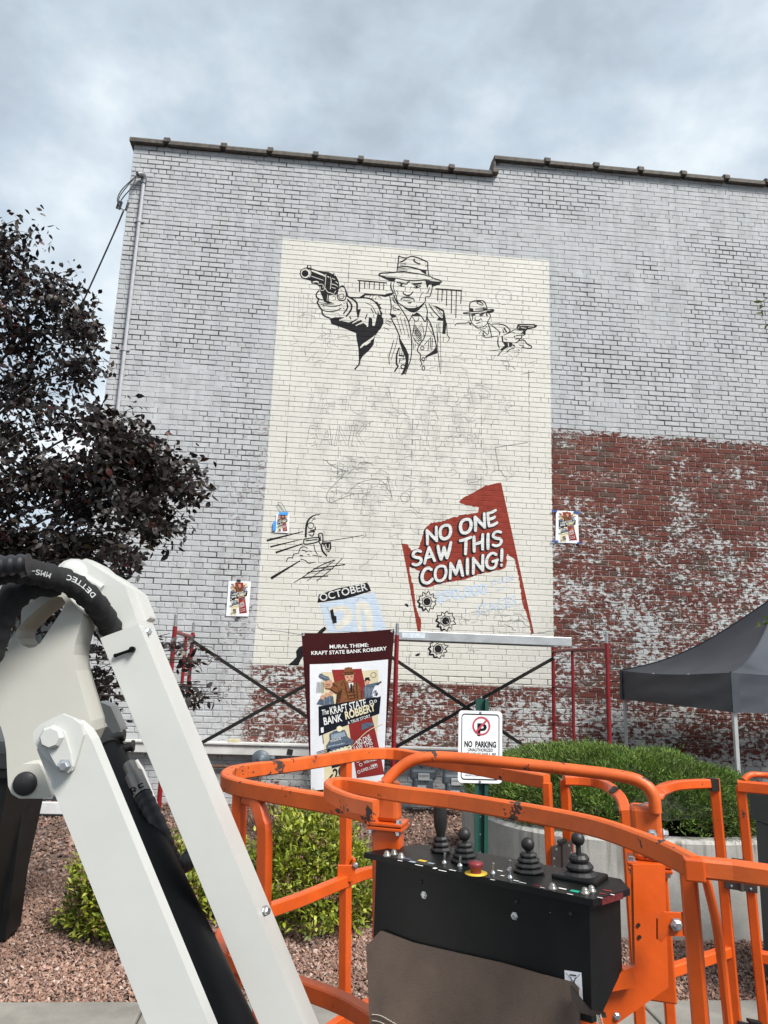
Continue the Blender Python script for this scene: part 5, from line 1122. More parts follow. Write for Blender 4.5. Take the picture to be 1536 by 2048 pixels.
# ------------------------------------------------------------------ purple-leaved tree at the left
bark = mat('bark', (0.045, 0.033, 0.028), 0.9, var=0.35, scale=14, bump=0.8, bscale=50)
tb = Vector((-2.62, 5.3, 0)); tree = thing('purple_leaf_tree', tb, 'dark purple leaved tree at the left edge overhanging the boom', 'tree')
tr = MB(); trunk = sm([tb+Vector((0, 0, -0.1)), tb+Vector((0.05, 0, 0.8)), tb+Vector((0.02, 0.05, 1.6)), tb+Vector((0.10, 0, 2.4)), tb+Vector((0.05, 0, 3.2)), tb+Vector((0.12, 0, 4.2))], 5); tr.tube(trunk, lambda t: 0.085*(1-t)+0.018, 12)
CL = [(20, 540, 85, 70, 188, 5.1), (110, 590, 60, 55, 124, 5.0), (60, 680, 110, 75, 263, 5.2), (170, 660, 38, 38, 74, 5.0), (205, 655, 22, 25, 31, 4.9), (-20, 470, 60, 40, 87, 5.2), (40, 790, 110, 60, 136, 5.3), (165, 745, 45, 32, 52, 4.9), (190, 720, 26, 26, 23, 4.8), (20, 880, 90, 60, 117, 5.4), (150, 850, 70, 36, 70, 5.0), (225, 850, 52, 55, 102, 4.7), (285, 890, 65, 52, 218, 4.6), (345, 945, 55, 42, 159, 4.5), (400, 985, 24, 22, 37, 4.4), (220, 940, 90, 55, 275, 4.7), (100, 960, 100, 55, 247, 5.0), (-10, 990, 80, 70, 218, 5.2), (300, 1010, 60, 42, 174, 4.5), (330, 1060, 30, 26, 52, 4.4), (180, 1010, 70, 40, 130, 4.8), (40, 1090, 110, 45, 275, 5.0), (170, 1090, 60, 45, 159, 4.8), (285, 1120, 24, 22, 28, 4.4), (240, 1090, 30, 40, 37, 4.6), (265, 1150, 22, 20, 16, 4.4), (90, 1200, 120, 60, 232, 5.0), (215, 1260, 40, 60, 53, 4.8), (200, 1370, 50, 60, 98, 5.0), (330, 1290, 40, 22, 8, 4.5), (375, 1300, 36, 18, 7, 4.4), (405, 1325, 24, 18, 6, 4.4), (412, 1375, 14, 16, 6, 4.4), (425, 1405, 10, 12, 6, 4.4), (60, 1330, 90, 70, 80, 5.1), (-110, 620, 70, 140, 200, 5.3), (-130, 880, 80, 150, 140, 5.3), (-120, 1120, 80, 120, 202, 5.3)]
LP, LD, LC = [], [], []; pal = np.array([[0.015, 0.0095, 0.0085], [0.023, 0.014, 0.0125], [0.010, 0.007, 0.006], [0.030, 0.023, 0.022], [0.075, 0.016, 0.012], [0.05, 0.036, 0.014]])
for (x, y, rx, ry, n, Y) in CL:
    c = at(x, y, Y); near = min(trunk, key=lambda q_: (q_-c).length+abs(q_.z-(c.z-0.5))*0.6)
    mid_ = near.lerp(c, 0.55)+Vector((random.uniform(-.1, .1), random.uniform(-.1, .1), 0.16)); path = sm([near, mid_, c], 6); tr.tube(path, (0.011, 0.003), 6)
    nsb = max(3, min(12, n//7))
    for k in range(nsb):
        gq = lambda s_: max(-1.5, min(1.5, random.gauss(0, 1)))*s_
        e = c+Vector((gq(rx*.72/FPX*Y), gq(.26), gq(ry*.72/FPX*Y))); tr.tube(sm([path[-4], path[-1].lerp(e, .5)+Vector((0, 0, .03)), e], 3), (0.003, 0.0014), 4)
        nl = int(n*4.2/nsb)+1
        for q_ in range(nl):
            t = random.random(); b0 = path[-2].lerp(e, t)
            g_ = Vector((gq(min(.10, rx*.36/FPX*Y)), gq(.10), gq(min(.09, ry*.36/FPX*Y)))); LP.append(b0+g_)
            LD.append(Vector((random.gauss(.25, .7), random.gauss(0, .7), random.gauss(-.35, .6)))); LC.append(pal[rng.choice(6, p=[.30, .26, .22, .15, .045, .025])]*random.uniform(.8, 1.25))
tr.build('trunk', bark, tree, fix=False)
LP, LD, LC = np.array(LP), np.array(LD), np.array(LC); n = len(LP)
v_, f_, c_ = leaves(LP, LD, rng.uniform(0.034, 0.070, n), rng.uniform(0.018, 0.036, n), LC, fold=0.18)
np_mesh('crown', v_, f_, mat('purple_leaf', (1, 1, 1), 0.5, var=0.1, attr=True, trans=0.15), tree, tint=c_)

# a green tree just outside the right edge reaches a twig into the frame
tb = Vector((5.2, 6.6, 0)); r = thing('green_tree', tb, 'green leafed tree whose twig tips enter at the right edge', 'tree')
tr = MB(); trunk = sm([tb+Vector((0.3, 0, -.1)), tb+Vector((.25, 0, 1.5)), tb+Vector((.3, 0, 3)), tb+Vector((.4, 0, 4.6))], 5); tr.tube(trunk, (0.09, 0.03), 10); LP, LD, LC = [], [], []
for px, py in ((1530, 598), (1536, 645), (1548, 620), (1575, 560), (1590, 700), (1536, 1238), (1560, 1225), (1600, 900), (1620, 1000))+tuple((random.uniform(1600, 2150), random.uniform(330, 1080)) for _ in range(46)):
    e = at(px, py, 6.2 if px < 1600 else random.uniform(5.9, 7.2)); tr.tube(sm([trunk[min(len(trunk)-1, 12)] if e.z > 3 else trunk[6], e.lerp(tb+Vector((.3, 0, e.z)), .4)+Vector((0, 0, .1)), e], 5), (0.012, 0.003), 5)
    for k in range(14 if px < 1600 else 40): LP.append(e+Vector((abs(random.gauss(0, .08))-.03, random.gauss(0, .1), random.gauss(0, .05)))*(1 if px < 1600 else 1.5)); LD.append(Vector((random.gauss(-.4, .6), random.gauss(0, .6), random.gauss(-.3, .4)))); LC.append(np.array([.10, .15, .03])*random.uniform(.6, 1.3))
tr.build('trunk', bark, r, fix=False); n = len(LP); v_, f_, c_ = leaves(np.array(LP), np.array(LD), rng.uniform(.05, .09, n), rng.uniform(.02, .04, n), np.array(LC)); np_mesh('crown', v_, f_, mat('green_leaf', (1, 1, 1), .5, attr=True, trans=.3), r, tint=c_)

# ------------------------------------------------------------------ things at the left behind the boom
r = thing('neighbouring_building', (-5.5, 15, 0), 'low pale building with flat roof behind the purple tree', 'building')
zt2 = at(130, 1088, 14).z
m = MB(); m.box((-9.5, 14, -0.12), (-3.4, 20, zt2-0.12)); m.build('wall', mat('neighbour_wall', (0.36, 0.36, 0.35), 0.9, var=0.1), r)
m = MB(); m.box((-9.6, 13.9, zt2-0.118), (-3.3, 20.1, zt2)); m.build('roof_edge', mat('neighbour_roof', (0.5, 0.5, 0.48), 0.7), r)
for x in (-8.6, -7.0, -5.4): m = MB(); m.box((x, 13.975, 1.1), (x+0.9, 13.995, 2.3)); m.build('window', mat('dark_glass', (0.02, 0.022, 0.025), 0.1, spec=0.8), r)
bc = at(-82, 1845, 4.45); r = thing('waste_bin', (bc.x-0.08, 4.75, 0), 'black plastic wheeled waste bin behind the white boom', 'bin')
blk = mat('bin_plastic', (0.006, 0.0065, 0.007), 0.5, spec=0.25, var=0.3, bump=0.15, bscale=60); ox, oy = bc.x-0.10, 4.75
def taper(m, w0, d0, w1, d1, z0, z1, dx=0, dy=0): m.hexa([(ox-w0, oy-d0, z0), (ox+w0, oy-d0, z0), (ox+w0, oy+d0, z0), (ox-w0, oy+d0, z0), (ox-w1+dx, oy-d1+dy, z1), (ox+w1+dx, oy-d1+dy, z1), (ox+w1+dx, oy+d1+dy, z1), (ox-w1+dx, oy+d1+dy, z1)])
m = MB(); taper(m, 0.20, 0.26, 0.27, 0.34, 0.02, 0.98); m.build('body', blk, r)
m = MB(); taper(m, 0.29, 0.36, 0.29, 0.36, 0.94, 0.985); m.build('rim', blk, r)
m = MB(); taper(m, 0.295, 0.37, 0.25, 0.30, 0.99, 1.06); m.build('lid', blk, r)
m = MB(); m.box((ox+0.205, oy-0.02, 0.03), (ox+0.25, oy+0.2, 0.85)); m.build('side_rib', blk, r)
for sx_ in (-1, 1): m = MB(); m.lathe((ox+sx_*0.13, oy+0.30, 0.11), (sx_, 0, 0), [(0.03, 0), (0.10, 0), (0.11, 0.02), (0.10, 0.045), (0.02, 0.045)], 18); m.build('wheel', bkr, r)
m = MB(); m.tube([(ox-0.22, oy+0.40, 0.95), (ox+0.22, oy+0.40, 0.95)], 0.016, 8); m.build('handle', blk, r)
p = at(100, 1608, 8.3); r = thing('white_board', (p.x, 8.3, 0), 'white board lying low against the wall behind the bin', 'board')
m = MB(); m.obox((p.x, 8.3, 0.075), (0.9, 0, 0), (0, 0.03, 0), (0, 0, 0.055), 0.004); m.build('panel', mat('white_board_paint', (0.6, 0.6, 0.6), 0.6), r)
m = MB(); m.obox((p.x, 8.29, 0.012), (0.92, 0, 0), (0, 0.045, 0), (0, 0, 0.01)); m.build('foot', bks, r)
# ------------------------------------------------------------------ orange work basket
org_m = mat('orange_paint', (0.60, 0.083, 0.005), 0.38, var=0.12, scale=7, bump=0.12, bscale=60, chips=0.105, chipcol=(0.045, 0.03, 0.025), chipscale=20, dirt=0.22, dirtcol=(0.28, 0.06, 0.015), coat=0.25)
org_w = mat('orange_worn_lit', (0.62, 0.108, 0.016), 0.45, var=0.14, scale=9, bump=0.15, bscale=60, chips=0.19, chipcol=(0.05, 0.03, 0.025), chipscale=16, dirt=0.25, dirtcol=(0.3, 0.08, 0.03))  # upper parts: more chips, and their lit tone put into a paler orange
steel = mat('bolt_steel', (0.55, 0.56, 0.57), 0.3, 0.9, var=0.15, scale=60); hing = mat('hinge_grey', (0.085, 0.07, 0.065), 0.45, 0.5, var=0.15, scale=30)
bkt = thing('lift_basket', (0.5, 2.2, 0.1), 'orange steel work basket of an aerial lift with rails and gate', 'lift basket')
DV = Vector((0.04, 0, -1)); UP = -DV.normalized()
def drop(p, z): return p+DV*(p.z-z)
ZA = 1.25
def rail(name, pts, w=0.034, h=0.045, z=ZA, m_=None, smooth=3):
    q_ = [az(x, y, z) for x, y in pts]; q_ = sm(q_, smooth) if smooth else q_
    m = MB(); m.bar(q_, w, h, up=UP); return m.build(name, m_ or org_w, bkt)
def post(p, z0, z1, w=0.034, d=0.034, name='post', m_=None):
    m = MB(); m.bar([drop(p, z0), drop(p, z1)], w, d, up=Vector((0.55, 0.83, 0)), bev=0.004); return m.build(name, m_ or org_m, bkt)
LOOP = [(752, 1630), (690, 1613), (600, 1597), (520, 1583), (470, 1572), (453, 1563), (458, 1552), (490, 1542), (600, 1528), (690, 1514), (735, 1508), (790, 1508), (850, 1518), (950, 1536), (1040, 1553), (1094, 1563)]
rail('top_rail', LOOP)
lp3 = [az(x, y, ZA) for x, y in LOOP]
m = MB(); m.bar(sm([drop(p_, 0.80) for p_ in lp3[:-1]], 3), 0.034, 0.042, up=UP); m.build('mid_rail', org_m, bkt)
m = MB(); m.bar(sm([drop(p_, 0.30) for p_ in lp3], 3), 0.03, 0.10, up=UP); m.build('toe_board', org_m, bkt)
p1 = az(480, 1574, ZA); post(p1, ZA-0.02, 0.2); p2 = az(692, 1513, ZA); post(p2, ZA-0.02, 0.2, 0.036, 0.04)
pe = az(532, 1586, ZA); d_ = (az(480, 1574, ZA)-pe).normalized()
m = MB(); m.bar(sm([pe+d_*0.09+Vector((0, 0, -0.022)), pe+d_*0.04+Vector((0, 0, -0.03)), pe+d_*0.008+Vector((0, 0, -0.07)), drop(pe, 1.12), drop(pe, 0.8), drop(pe, 0.25)], 4), 0.036, 0.03, up=Vector((0.55, 0.83, 0))); m.build('bent_post', org_m, bkt)
m = MB(); q_ = drop(p2, 0.83)
m.obox(q_+Vector((0, -0.025, 0)), (0.032, 0, 0), (0, 0.006, 0), (0, 0, 0.03), 0.003); m.obox(q_+Vector((0.03, -0.01, 0.02)), (0.006, 0, 0), (0, 0.02, 0), (0, 0, 0.03), 0.002); m.build('clamp', org_m, bkt)
m = MB(); bolt(m, q_+Vector((0.035, -0.03, 0.03)), (0.5, -1, 0), 0.009, 0.008); m.build('bolt', steel, bkt)
# floor
fl = [drop(p_, 0.22) for p_ in (lp3[0], lp3[5], lp3[10], lp3[15])]
m = MB(); m.plate([fl], (0, 0, -0.02)); m.build('floor_plate', mat('floor_grating', (0.12, 0.12, 0.12), 0.6, 0.4), bkt)
# near guard bar that runs over the control box
NB = [(752, 1618), (700, 1606), (664, 1590), (656, 1578), (668, 1571), (700, 1572), (800, 1588), (900, 1600), (1000, 1616), (1100, 1634), (1200, 1656), (1290, 1688), (1345, 1712), (1392, 1737)]
rail('guard_bar', NB, 0.020, 0.036, 1.315, smooth=4)
rail('side_rail', [(1384, 1733), (1465, 1741), (1620, 1763)], 0.028, 0.029, 1.315, smooth=0)
# two control-box posts with caps, flanges and the round tube between them
LPp = az(776, 1610, 1.27); RPp = az(1292, 1655, 1.27); ax_ = (RPp-LPp).normalized(); ay_ = Vector((-ax_.y, ax_.x, 0)).normalized(); ax_ = Vector((ax_.x, ax_.y, 0)).normalized()
def block(name, p, z0, z1, hx, hy, m_, bev=0.005, off=(0, 0)):
    a, b = drop(p, z0), drop(p, z1); c_ = (a+b)/2+ax_*off[0]+ay_*off[1]; m = MB(); m.obox(c_, ax_*hx, ay_*hy, (b-a)/2, bev); return m.build(name, m_, bkt)
for P0, hx, hy, zt_, zf, zb2 in ((LPp, 0.030, 0.026, 1.325, 1.235, 0.95), (RPp, 0.032, 0.030, 1.318, 1.205, 0.93)):
    block('post_cap', P0, zt_, zf, hx, hy, org_w, 0.010); block('flange', P0, zf, zf-0.008, hx+0.014, hy+0.014, org_m, 0.002); block('flange', P0, zf-0.010, zf-0.018, hx+0.014, hy+0.014, org_m, 0.002); block('column', P0, zf-0.018, zb2, hx+0.004, hy, org_m, 0.004)
    for sx_ in (-1, 1):
        m = MB(); q_ = drop(P0, zf)+ax_*(sx_*(hx+0.004))-ay_*(hy+0.003); bolt(m, q_, (0, 0, 1), 0.007, 0.008); bolt(m, q_+Vector((0, 0, -0.018)), (0, 0, -1), 0.007, 0.008); m.build('bolt', steel, bkt)
    for k in (-1, 1): m = MB(); bolt(m, drop(P0, zt_)+ax_*0.006*k+ay_*0.012*k, (0, 0, 1), 0.006, 0.003); m.build('bolt', steel, bkt)
m = MB(); bolt(m, drop(RPp, 1.262)+ax_*0.010-ay_*0.032, -ay_, 0.009, 0.010); bolt(m, drop(RPp, 1.262)+ax_*0.034-ay_*0.010, ax_, 0.009, 0.010); m.build('bolt', steel, bkt)
tp = [at(770, 1566, 1.86), at(795, 1540, 1.86), at(830, 1519, 1.85), at(880, 1514, 1.84), at(1000, 1524, 1.79), at(1120, 1537, 1.74), at(1240, 1552, 1.69), at(1285, 1566, 1.67), at(1306, 1590, 1.66), at(1311, 1625, 1.66)]
m = MB(); m.tube(sm(tp, 5), 0.0135, 14); m.build('guard_tube', org_w, bkt)
# right column: pivot plates below and beside the box
def ppl(pts, Y0, t, name, m_=org_m): m = MB(); m.plate([[at(x, y, Y0) for x, y in pts]], (0, t, 0)); return m.build(name, m_, bkt)
ppl([(1266, 1730), (1330, 1730), (1337, 1975), (1200, 2072), (1100, 2100), (1100, 2040), (1180, 2010), (1270, 1930)], 1.60, 0.012, 'pivot_plate'); ppl([(1200, 1988), (1248, 1940), (1265, 1935), (1274, 1974)], 1.575, 0.02, 'gusset')
for x, y in ((1277, 1850), (1279, 1874)): m = MB(); m.lathe(at(x, y, 1.598), (0, -1, 0), [(0.0001, 0), (0.004, 0.0), (0.004, 0.001)], 10); m.build('bolt_hole', bks, bkt)
m = MB(); bolt(m, at(1233, 2032, 1.6), (0, -1, 0), 0.006, 0.006); m.build('bolt', steel, bkt)
ppl([(1316, 1838), (1330, 1825), (1368, 1827), (1369, 1873), (1335, 1872), (1322, 1885), (1316, 1880)], 1.52, 0.008, 'bracket'); ppl([(1367, 1826), (1385, 1822), (1394, 1832), (1395, 1875), (1371, 1874)], 1.46, 0.010, 'bracket')
m = MB(); bolt(m, at(1352, 1849, 1.518), (0, -1, 0), 0.0095, 0.010); m.build('bolt', steel, bkt)
pn = az(1376, 1735, 1.30); post(pn, 1.30, 0.2, 0.025, 0.026)
m = MB(); q0 = az(1404, 1742, 1.30); m.bar(sm([q0, q0+Vector((0.010, 0, -0.03)), drop(q0, 1.16)+Vector((0.02, 0, 0)), drop(q0, 0.8)+Vector((0.022, 0, 0)), drop(q0, 0.3)+Vector((0.022, 0, 0))], 4), 0.012, 0.026, up=Vector((0.3, 0.95, 0))); m.build('bent_post', org_m, bkt)
m = MB(); m.obox(az(1388, 1738, 1.313), ax_*0.015, ay_*0.013, UP*0.0165, 0.003); m.build('weld_corner', org_m, bkt)
# far side: hinged gate panels
sa = az(1094, 1566, ZA); post(sa, ZA, 0.25, 0.026, 0.03, 'gate_stile'); sbp = az(1130, 1560, ZA)
G1 = sm([az(1128, 1561, ZA), az(1165, 1562, ZA), az(1205, 1568, ZA), az(1238, 1592, ZA+0.0), az(1252, 1625, ZA-0.03)], 4); e = G1[-1]; G1 = G1[:-1]+sm([e, drop(e, 1.05), drop(e, 0.7), drop(e, 0.25)], 2)
m = MB(); m.bar(G1, 0.030, 0.030, up=Vector((-0.3, -0.95, 0.05))); m.build('gate_frame', org_m, bkt); post(sbp, ZA, 0.25, 0.030, 0.03, 'gate_stile')
def hinge(pl, pr_, z0, z1, name='hinge'):
    a, b = drop(pl, (z0+z1)/2), drop(pr_, (z0+z1)/2); c_ = (a+b)/2+Vector((0, -0.024, 0)); xx = (b-a)/2; L_ = xx.length; xd = xx.normalized(); hh = (z0-z1)/2
    m = MB(); m.obox(c_-xd*(L_*0.62), xd*(L_*0.55), (0, 0.003, 0), (0, 0, hh), 0.001); m.obox(c_+xd*(L_*0.62), xd*(L_*0.55), (0, 0.003, 0), (0, 0, hh), 0.001); m.tube([c_-Vector((0, 0.004, hh)), c_+Vector((0, -0.004, hh))], 0.008, 10); h_ = m.build(name, hing, bkt)
    m = MB()
    for s_ in (-1, 1):
        for k in ((-.75, -.25, .25, .75) if hh > 0.03 else (0,)): bolt(m, c_+xd*(s_*L_*(0.7 if k in (-.75, .75, 0) else 0.95))+Vector((0, -0.003, hh*k)), (0, -1, 0), 0.0035, 0.002)
    m.build('hinge_screw', steel, h_); m = MB(); m.obox(c_+Vector((0, 0, hh+0.006)), xd*(L_*0.45), (0, 0.012, 0), (0, 0, 0.005), 0.002); m.build('hinge_cap', bks, h_)
hinge(sa, sbp, 1.065, 0.965)
G2 = sm([az(1308, 1600, ZA-0.03), az(1318, 1584, ZA), az(1345, 1572, ZA), az(1390, 1568, ZA), az(1427, 1567, ZA)], 4); s0 = G2[0]; G2 = [drop(s0, 0.25), drop(s0, 0.7)]+G2
m = MB(); m.bar(G2, 0.030, 0.034, up=Vector((-0.3, -0.95, 0.05))); m.build('gate_frame', org_m, bkt)
s2 = az(1429, 1567, ZA); post(s2+Vector((0, 0, 0.015)), ZA+0.015, 0.2, 0.032, 0.034, 'gate_stile')
m = MB(); m.obox(az(1424, 1567, ZA)+Vector((0, -0.004, -0.002)), (0.013, 0, 0), (0, 0.019, 0), (0, 0, 0.0195)); m.build('tape_wrap', bks, bkt)
m = MB(); q_ = at(1248, 1584, 2.36); m.obox(az(1236, 1590, ZA), (0.014, 0, -0.016), (0, 0.017, 0), (0.009, 0, 0.008)); m.build('tape_wrap', bks, bkt)
m = MB(); m.bar([drop(s0, 0.73), drop(s2, 0.73)], 0.03, 0.034, up=UP); m.build('gate_rail', org_m, bkt)
s3 = az(1482, 1572, ZA); post(s3, ZA, 0.2, 0.030, 0.034, 'gate_stile'); e3 = az(1660, 1588, ZA)
m = MB(); m.bar([s3+Vector((-0.012, 0, 0)), e3], 0.034, 0.036, up=UP); m.build('gate_frame', org_m, bkt); m = MB(); m.bar([drop(s3, 0.73), drop(e3, 0.73)], 0.03, 0.034, up=UP); m.build('gate_rail', org_m, bkt)
m = MB(); m.tube(sm([s3+Vector((0.012, 0, 0.02)), s3+Vector((0.035, 0, 0.036)), s3+Vector((0.09, 0, 0.036)), e3+Vector((0, 0, 0.036))], 3), 0.010, 10); m.build('guard_tube', org_w, bkt)
hinge(s2, s3, 1.01, 0.925); hinge(s2, s3, 0.535, 0.45)
post(az(1170, 1590, ZA), 0.72, 0.2, 0.03, 0.03, 'gate_stile')

# control box
ZB = 1.17
fl_, fr_ = az(728, 1711, ZB), az(1186, 1807, ZB); br_ = az(1260, 1785, ZB); ex = (fr_-fl_); ey = (br_-fr_); nx = Vector((ex.x, ex.y, 0)).normalized(); ny = Vector((-nx.y, nx.x, 0)); Lx = ex.length; Ly = ey.length; ed_ = ey.normalized()
bx_ = lambda u, v, z: fl_+nx*u+ed_*v+Vector((0, 0, z))
cbk = mat('control_box_black', (0.0055, 0.006, 0.0062), 0.42, spec=0.3, var=0.25, scale=12, bump=0.08, bscale=40, chips=0.085, chipcol=(0.35, 0.34, 0.33), chipscale=26, dirt=0.15, dirtcol=(0.05, 0.05, 0.05))
m = MB(); i_ = 0.018
m.plate([[bx_(i_, a, z) for a, z in ((i_, -0.006), (i_, -0.215), (Ly*0.32, -0.215), (Ly*0.97, -0.145), (Ly*0.97, -0.006))]], nx*(Lx-2*i_)); m.plate([[bx_(u, v, -0.006) for u, v in ((Lx*.1, Ly*.9), (Lx*.88, Ly*.9), (Lx*.84, Ly*1.45), (Lx*.14, Ly*1.45))]], (0, 0, -0.12))
cbx = m.build('control_box', cbk, bkt)
m = MB(); m.plate([[bx_(u, v, -0.0055) for u, v in ((0, 0), (Lx, 0), (Lx, Ly), (Lx*.9, Ly*1.5), (Lx*.12, Ly*1.5), (Lx*.03, Ly*1.25), (0, Ly*.8))]], (0, 0, 0.0125)); m.build('top_plate', cbk, cbx)
m = MB(); m.obox(bx_(Lx+0.0008, Ly*0.5, -0.001), nx*0.001, ed_*(Ly*0.28), (0, 0, 0.006)); m.build('red_edge', mat('edge_red', (0.10, 0.012, 0.012), 0.5, var=0.4, scale=40), cbx)  # thin dark red strip on the right end of the top plate
def onbox(px, py): return az(px, py, ZB+0.007)
rub = mat('joystick_rubber', (0.014, 0.014, 0.015), 0.5, var=0.2)
def bellows(m, p, r0, r1, h, n=4, sq=4):
    prof = []
    for k in range(n):
        t = k/n; r_ = r0+(r1-r0)*t; prof += [(r_*0.84, h*(t+0.02)), (r_, h*(t+0.35/n)), (r_, h*(t+0.6/n)), (r_*0.80, h*(t+0.98/n))]
    m.lathe(p, UP, prof+[(0.0001, h)], sq, False)
for (px, py, r0, h, ball, sq, sth) in ((930, 1724, 0.034, 0.042, 0.0145, 8, 0.006), (1058, 1744, 0.036, 0.040, 0.0145, 8, 0.006), (1160, 1757, 0.037, 0.048, 0.0145, 16, 0.020)):
    p_ = onbox(px, py); m = MB(); bellows(m, p_, r0, 0.014, h, 3 if sq == 16 else 4, sq); j = m.build('joystick', rub, cbx)
    m = MB(); m.tube([p_+UP*(h-0.01), p_+UP*(h+sth)], 0.0055, 10); m.lathe(p_+UP*(h+sth-0.004), UP, [(max(.0001, ball*math.sin(math.pi*k/10)), ball-ball*math.cos(math.pi*k/10)) for k in range(11)], 18); m.cur = 0; 
    # knob and stem belong to the joystick mesh
    k_ = m.build('joystick_knob', rub, cbx)
p_ = onbox(1160, 1757); m = MB(); m.obox(p_+Vector((0, 0, 0.004)), nx*0.048, ny*0.042, (0, 0, 0.006), 0.004); m.build('joystick_base', cbk, cbx)
p_ = onbox(882, 1704); m = MB(); bellows(m, p_, 0.026, 0.013, 0.035, 3, 8); m.build('joystick', rub, cbx)
m = MB(); m.lathe(p_+UP*0.03, UP, [(0.009, 0), (0.011, 0.012), (0.0155, 0.03), (0.0165, 0.055), (0.0145, 0.085), (0.0135, 0.10), (0.011, 0.106), (0.0001, 0.107)], 14); m.build('joystick_grip', rub, cbx)
p_ = onbox(952, 1747); m = MB(); m.lathe(p_, UP, [(0.024, 0), (0.024, 0.0015), (0.0001, 0.0016)], 24); m.build('stop_collar', mat('stop_yellow', (0.62, 0.42, 0.03), 0.5), cbx)
m = MB(); m.lathe(p_, UP, [(0.0115, 0.001), (0.0115, 0.008), (0.013, 0.010), (0.0158, 0.015), (0.0162, 0.020), (0.0148, 0.023), (0.0001, 0.0235)], 22); m.build('stop_button', mat('stop_red', (0.19, 0.022, 0.028), 0.45, var=0.2, scale=40), cbx)
for px, py in ((889, 1727), (920, 1733), (986, 1748), (1019, 1742), (1020, 1757)):
    p_ = onbox(px, py); m = MB(); m.lathe(p_, UP, [(0.006, 0), (0.006, 0.004), (0.004, 0.005), (0.0035, 0.007)], 8); m.tube([p_+UP*0.005, p_+UP*0.022+nx*0.002], (0.0018, 0.0030), 8); m.build('toggle_switch', steel, cbx)
for px, py in ((774, 1712), (788, 1709), (802, 1716), (1105, 1778), (1170, 1787), (1183, 1783)):
    p_ = onbox(px, py); m = MB(); m.lathe(p_, UP, [(0.0092, 0), (0.0092, 0.003), (0.007, 0.004), (0.0066, 0.007), (0.0045, 0.0105), (0.0001, 0.012)], 14); m.build('indicator_lamp', mat('lamp_lens', (0.26, 0.255, 0.23), 0.3, 0.5, var=0.1), cbx)
A = Art(); rs = random.Random(5)
for k, (px, py, c_, w_, h_) in enumerate(((845, 1722, 'yellow', .010, .004), (825, 1724, 'lblue', .008, .003), (862, 1727, 'lblue', .008, .003), (815, 1718, 'blue', .010, .003), (838, 1731, 'pwhite', .010, .0012), (870, 1737, 'pwhite', .004, .003), (885, 1742, 'pwhite', .010, .0012), (905, 1741, 'pwhite', .008, .0012), (1000, 1742, 'pwhite', .006, .0015), (1005, 1752, 'pwhite', .004, .002), (985, 1760, 'pwhite', .005, .001), (1032, 1762, 'pwhite', .006, .0015), (1045, 1766, 'pwhite', .008, .001), (1076, 1772, 'pred', .008, .0015), (1085, 1776, 'pwhite', .005, .001), (1125, 1778, 'pwhite', .008, .0018), (1150, 1783, 'green', .009, .0045), (1140, 1789, 'pwhite', .006, .001), (1200, 1796, 'pwhite', .005, .001), (1215, 1782, 'pred', .009, .002), (1225, 1790, 'pwhite', .004, .0012), (1205, 1788, 'pred', .006, .0015), (800, 1722, 'pwhite', .006, .0012))):
    p_ = onbox(px, py); A.poly([(p_.x+nx.x*a*w_+ny.x*b*h_*1.6, p_.y+nx.y*a*w_+ny.y*b*h_*1.6) for a, b in ((-1, -1), (1, -1), (1, 1), (-1, 1))], c_)
A.build('panel_labels', lambda x, y, o_: Vector((x, y, ZB+0.007+o_)), cbx, 0.0006)
def face(px, py, off=0.0):     # point on the front face of the box
    d0 = ray(px, py); p0 = bx_(0, 0.018, 0); t = (p0-CAM).dot(ny)/d0.dot(ny); return CAM+d0*t-ny*off
for px, py in ((848, 1790), (1029, 1832)): m = MB(); bolt(m, face(px, py), -ny, 0.006, 0.004); m.build('bolt', steel, cbx)
for px, py in ((842, 1764), (1033, 1803), (1142, 1828)): m = MB(); m.lathe(face(px, py, 0.0005), -ny, [(0.0045, 0), (0.0045, 0.0012), (0.0001, 0.0012)], 10); m.build('rivet', rub, cbx)
A = Art(lambda x, y: (x, y)); A.poly([(1129, 1940), (1163, 1945), (1166, 2000), (1131, 1978)], 'paper'); A.layer()
A.line([(1139, 1949), (1153, 1951)], 2.5); A.line([(1142, 1953), (1144, 1964), (1149, 1965), (1151, 1954)], 1.4, smooth=0); A.line([(1132, 1945), (1160, 1978)], 1); A.line([(1160, 1948), (1135, 1975)], 1)
A.build('warning_label', lambda x, y, o_: face(x, y, o_), cbx, 0.0006)

# brown canvas hung over the front of the box
cv = thing('canvas_cover', face(900, 2060, 0.03), 'brown canvas cloth hanging over the front of the control box', 'cloth')
cvm = mat('brown_canvas', (0.115, 0.077, 0.057), 0.92, var=0.14, scale=10, bump=0.25, bscale=420, dirt=0.35, dirtcol=(0.04, 0.028, 0.022), sheen=0.25)
topc = [(737, 1890), (765, 1859), (830, 1884), (920, 1905), (1010, 1925), (1080, 1945), (1148, 1962), (1160, 1972)]
def CS(u, v, off=0.0):
    k = u*(len(topc)-1); i = min(int(k), len(topc)-2); f = k-i; x = topc[i][0]*(1-f)+topc[i+1][0]*f; y = topc[i][1]*(1-f)+topc[i+1][1]*f
    xl = x+v*(24 if u < .2 else 24-8*u); yy = y*(1-v)+2150*v
    o_ = 0.010+0.012*math.sin(u*8+v*1.5)*v+0.010*math.sin(u*17+2+v*3)*v**1.5+0.016*v*(1-u)-0.004*math.sin(u*3.14)
    return face(xl, yy, o_+off)
m = MB(); n1_, n2_ = 60, 30; vs_ = [CS(i/n1_, j/n2_) for j in range(n2_+1) for i in range(n1_+1)]; fs_ = [(j*(n1_+1)+i, j*(n1_+1)+i+1, (j+1)*(n1_+1)+i+1, (j+1)*(n1_+1)+i) for j in range(n2_) for i in range(n1_)]
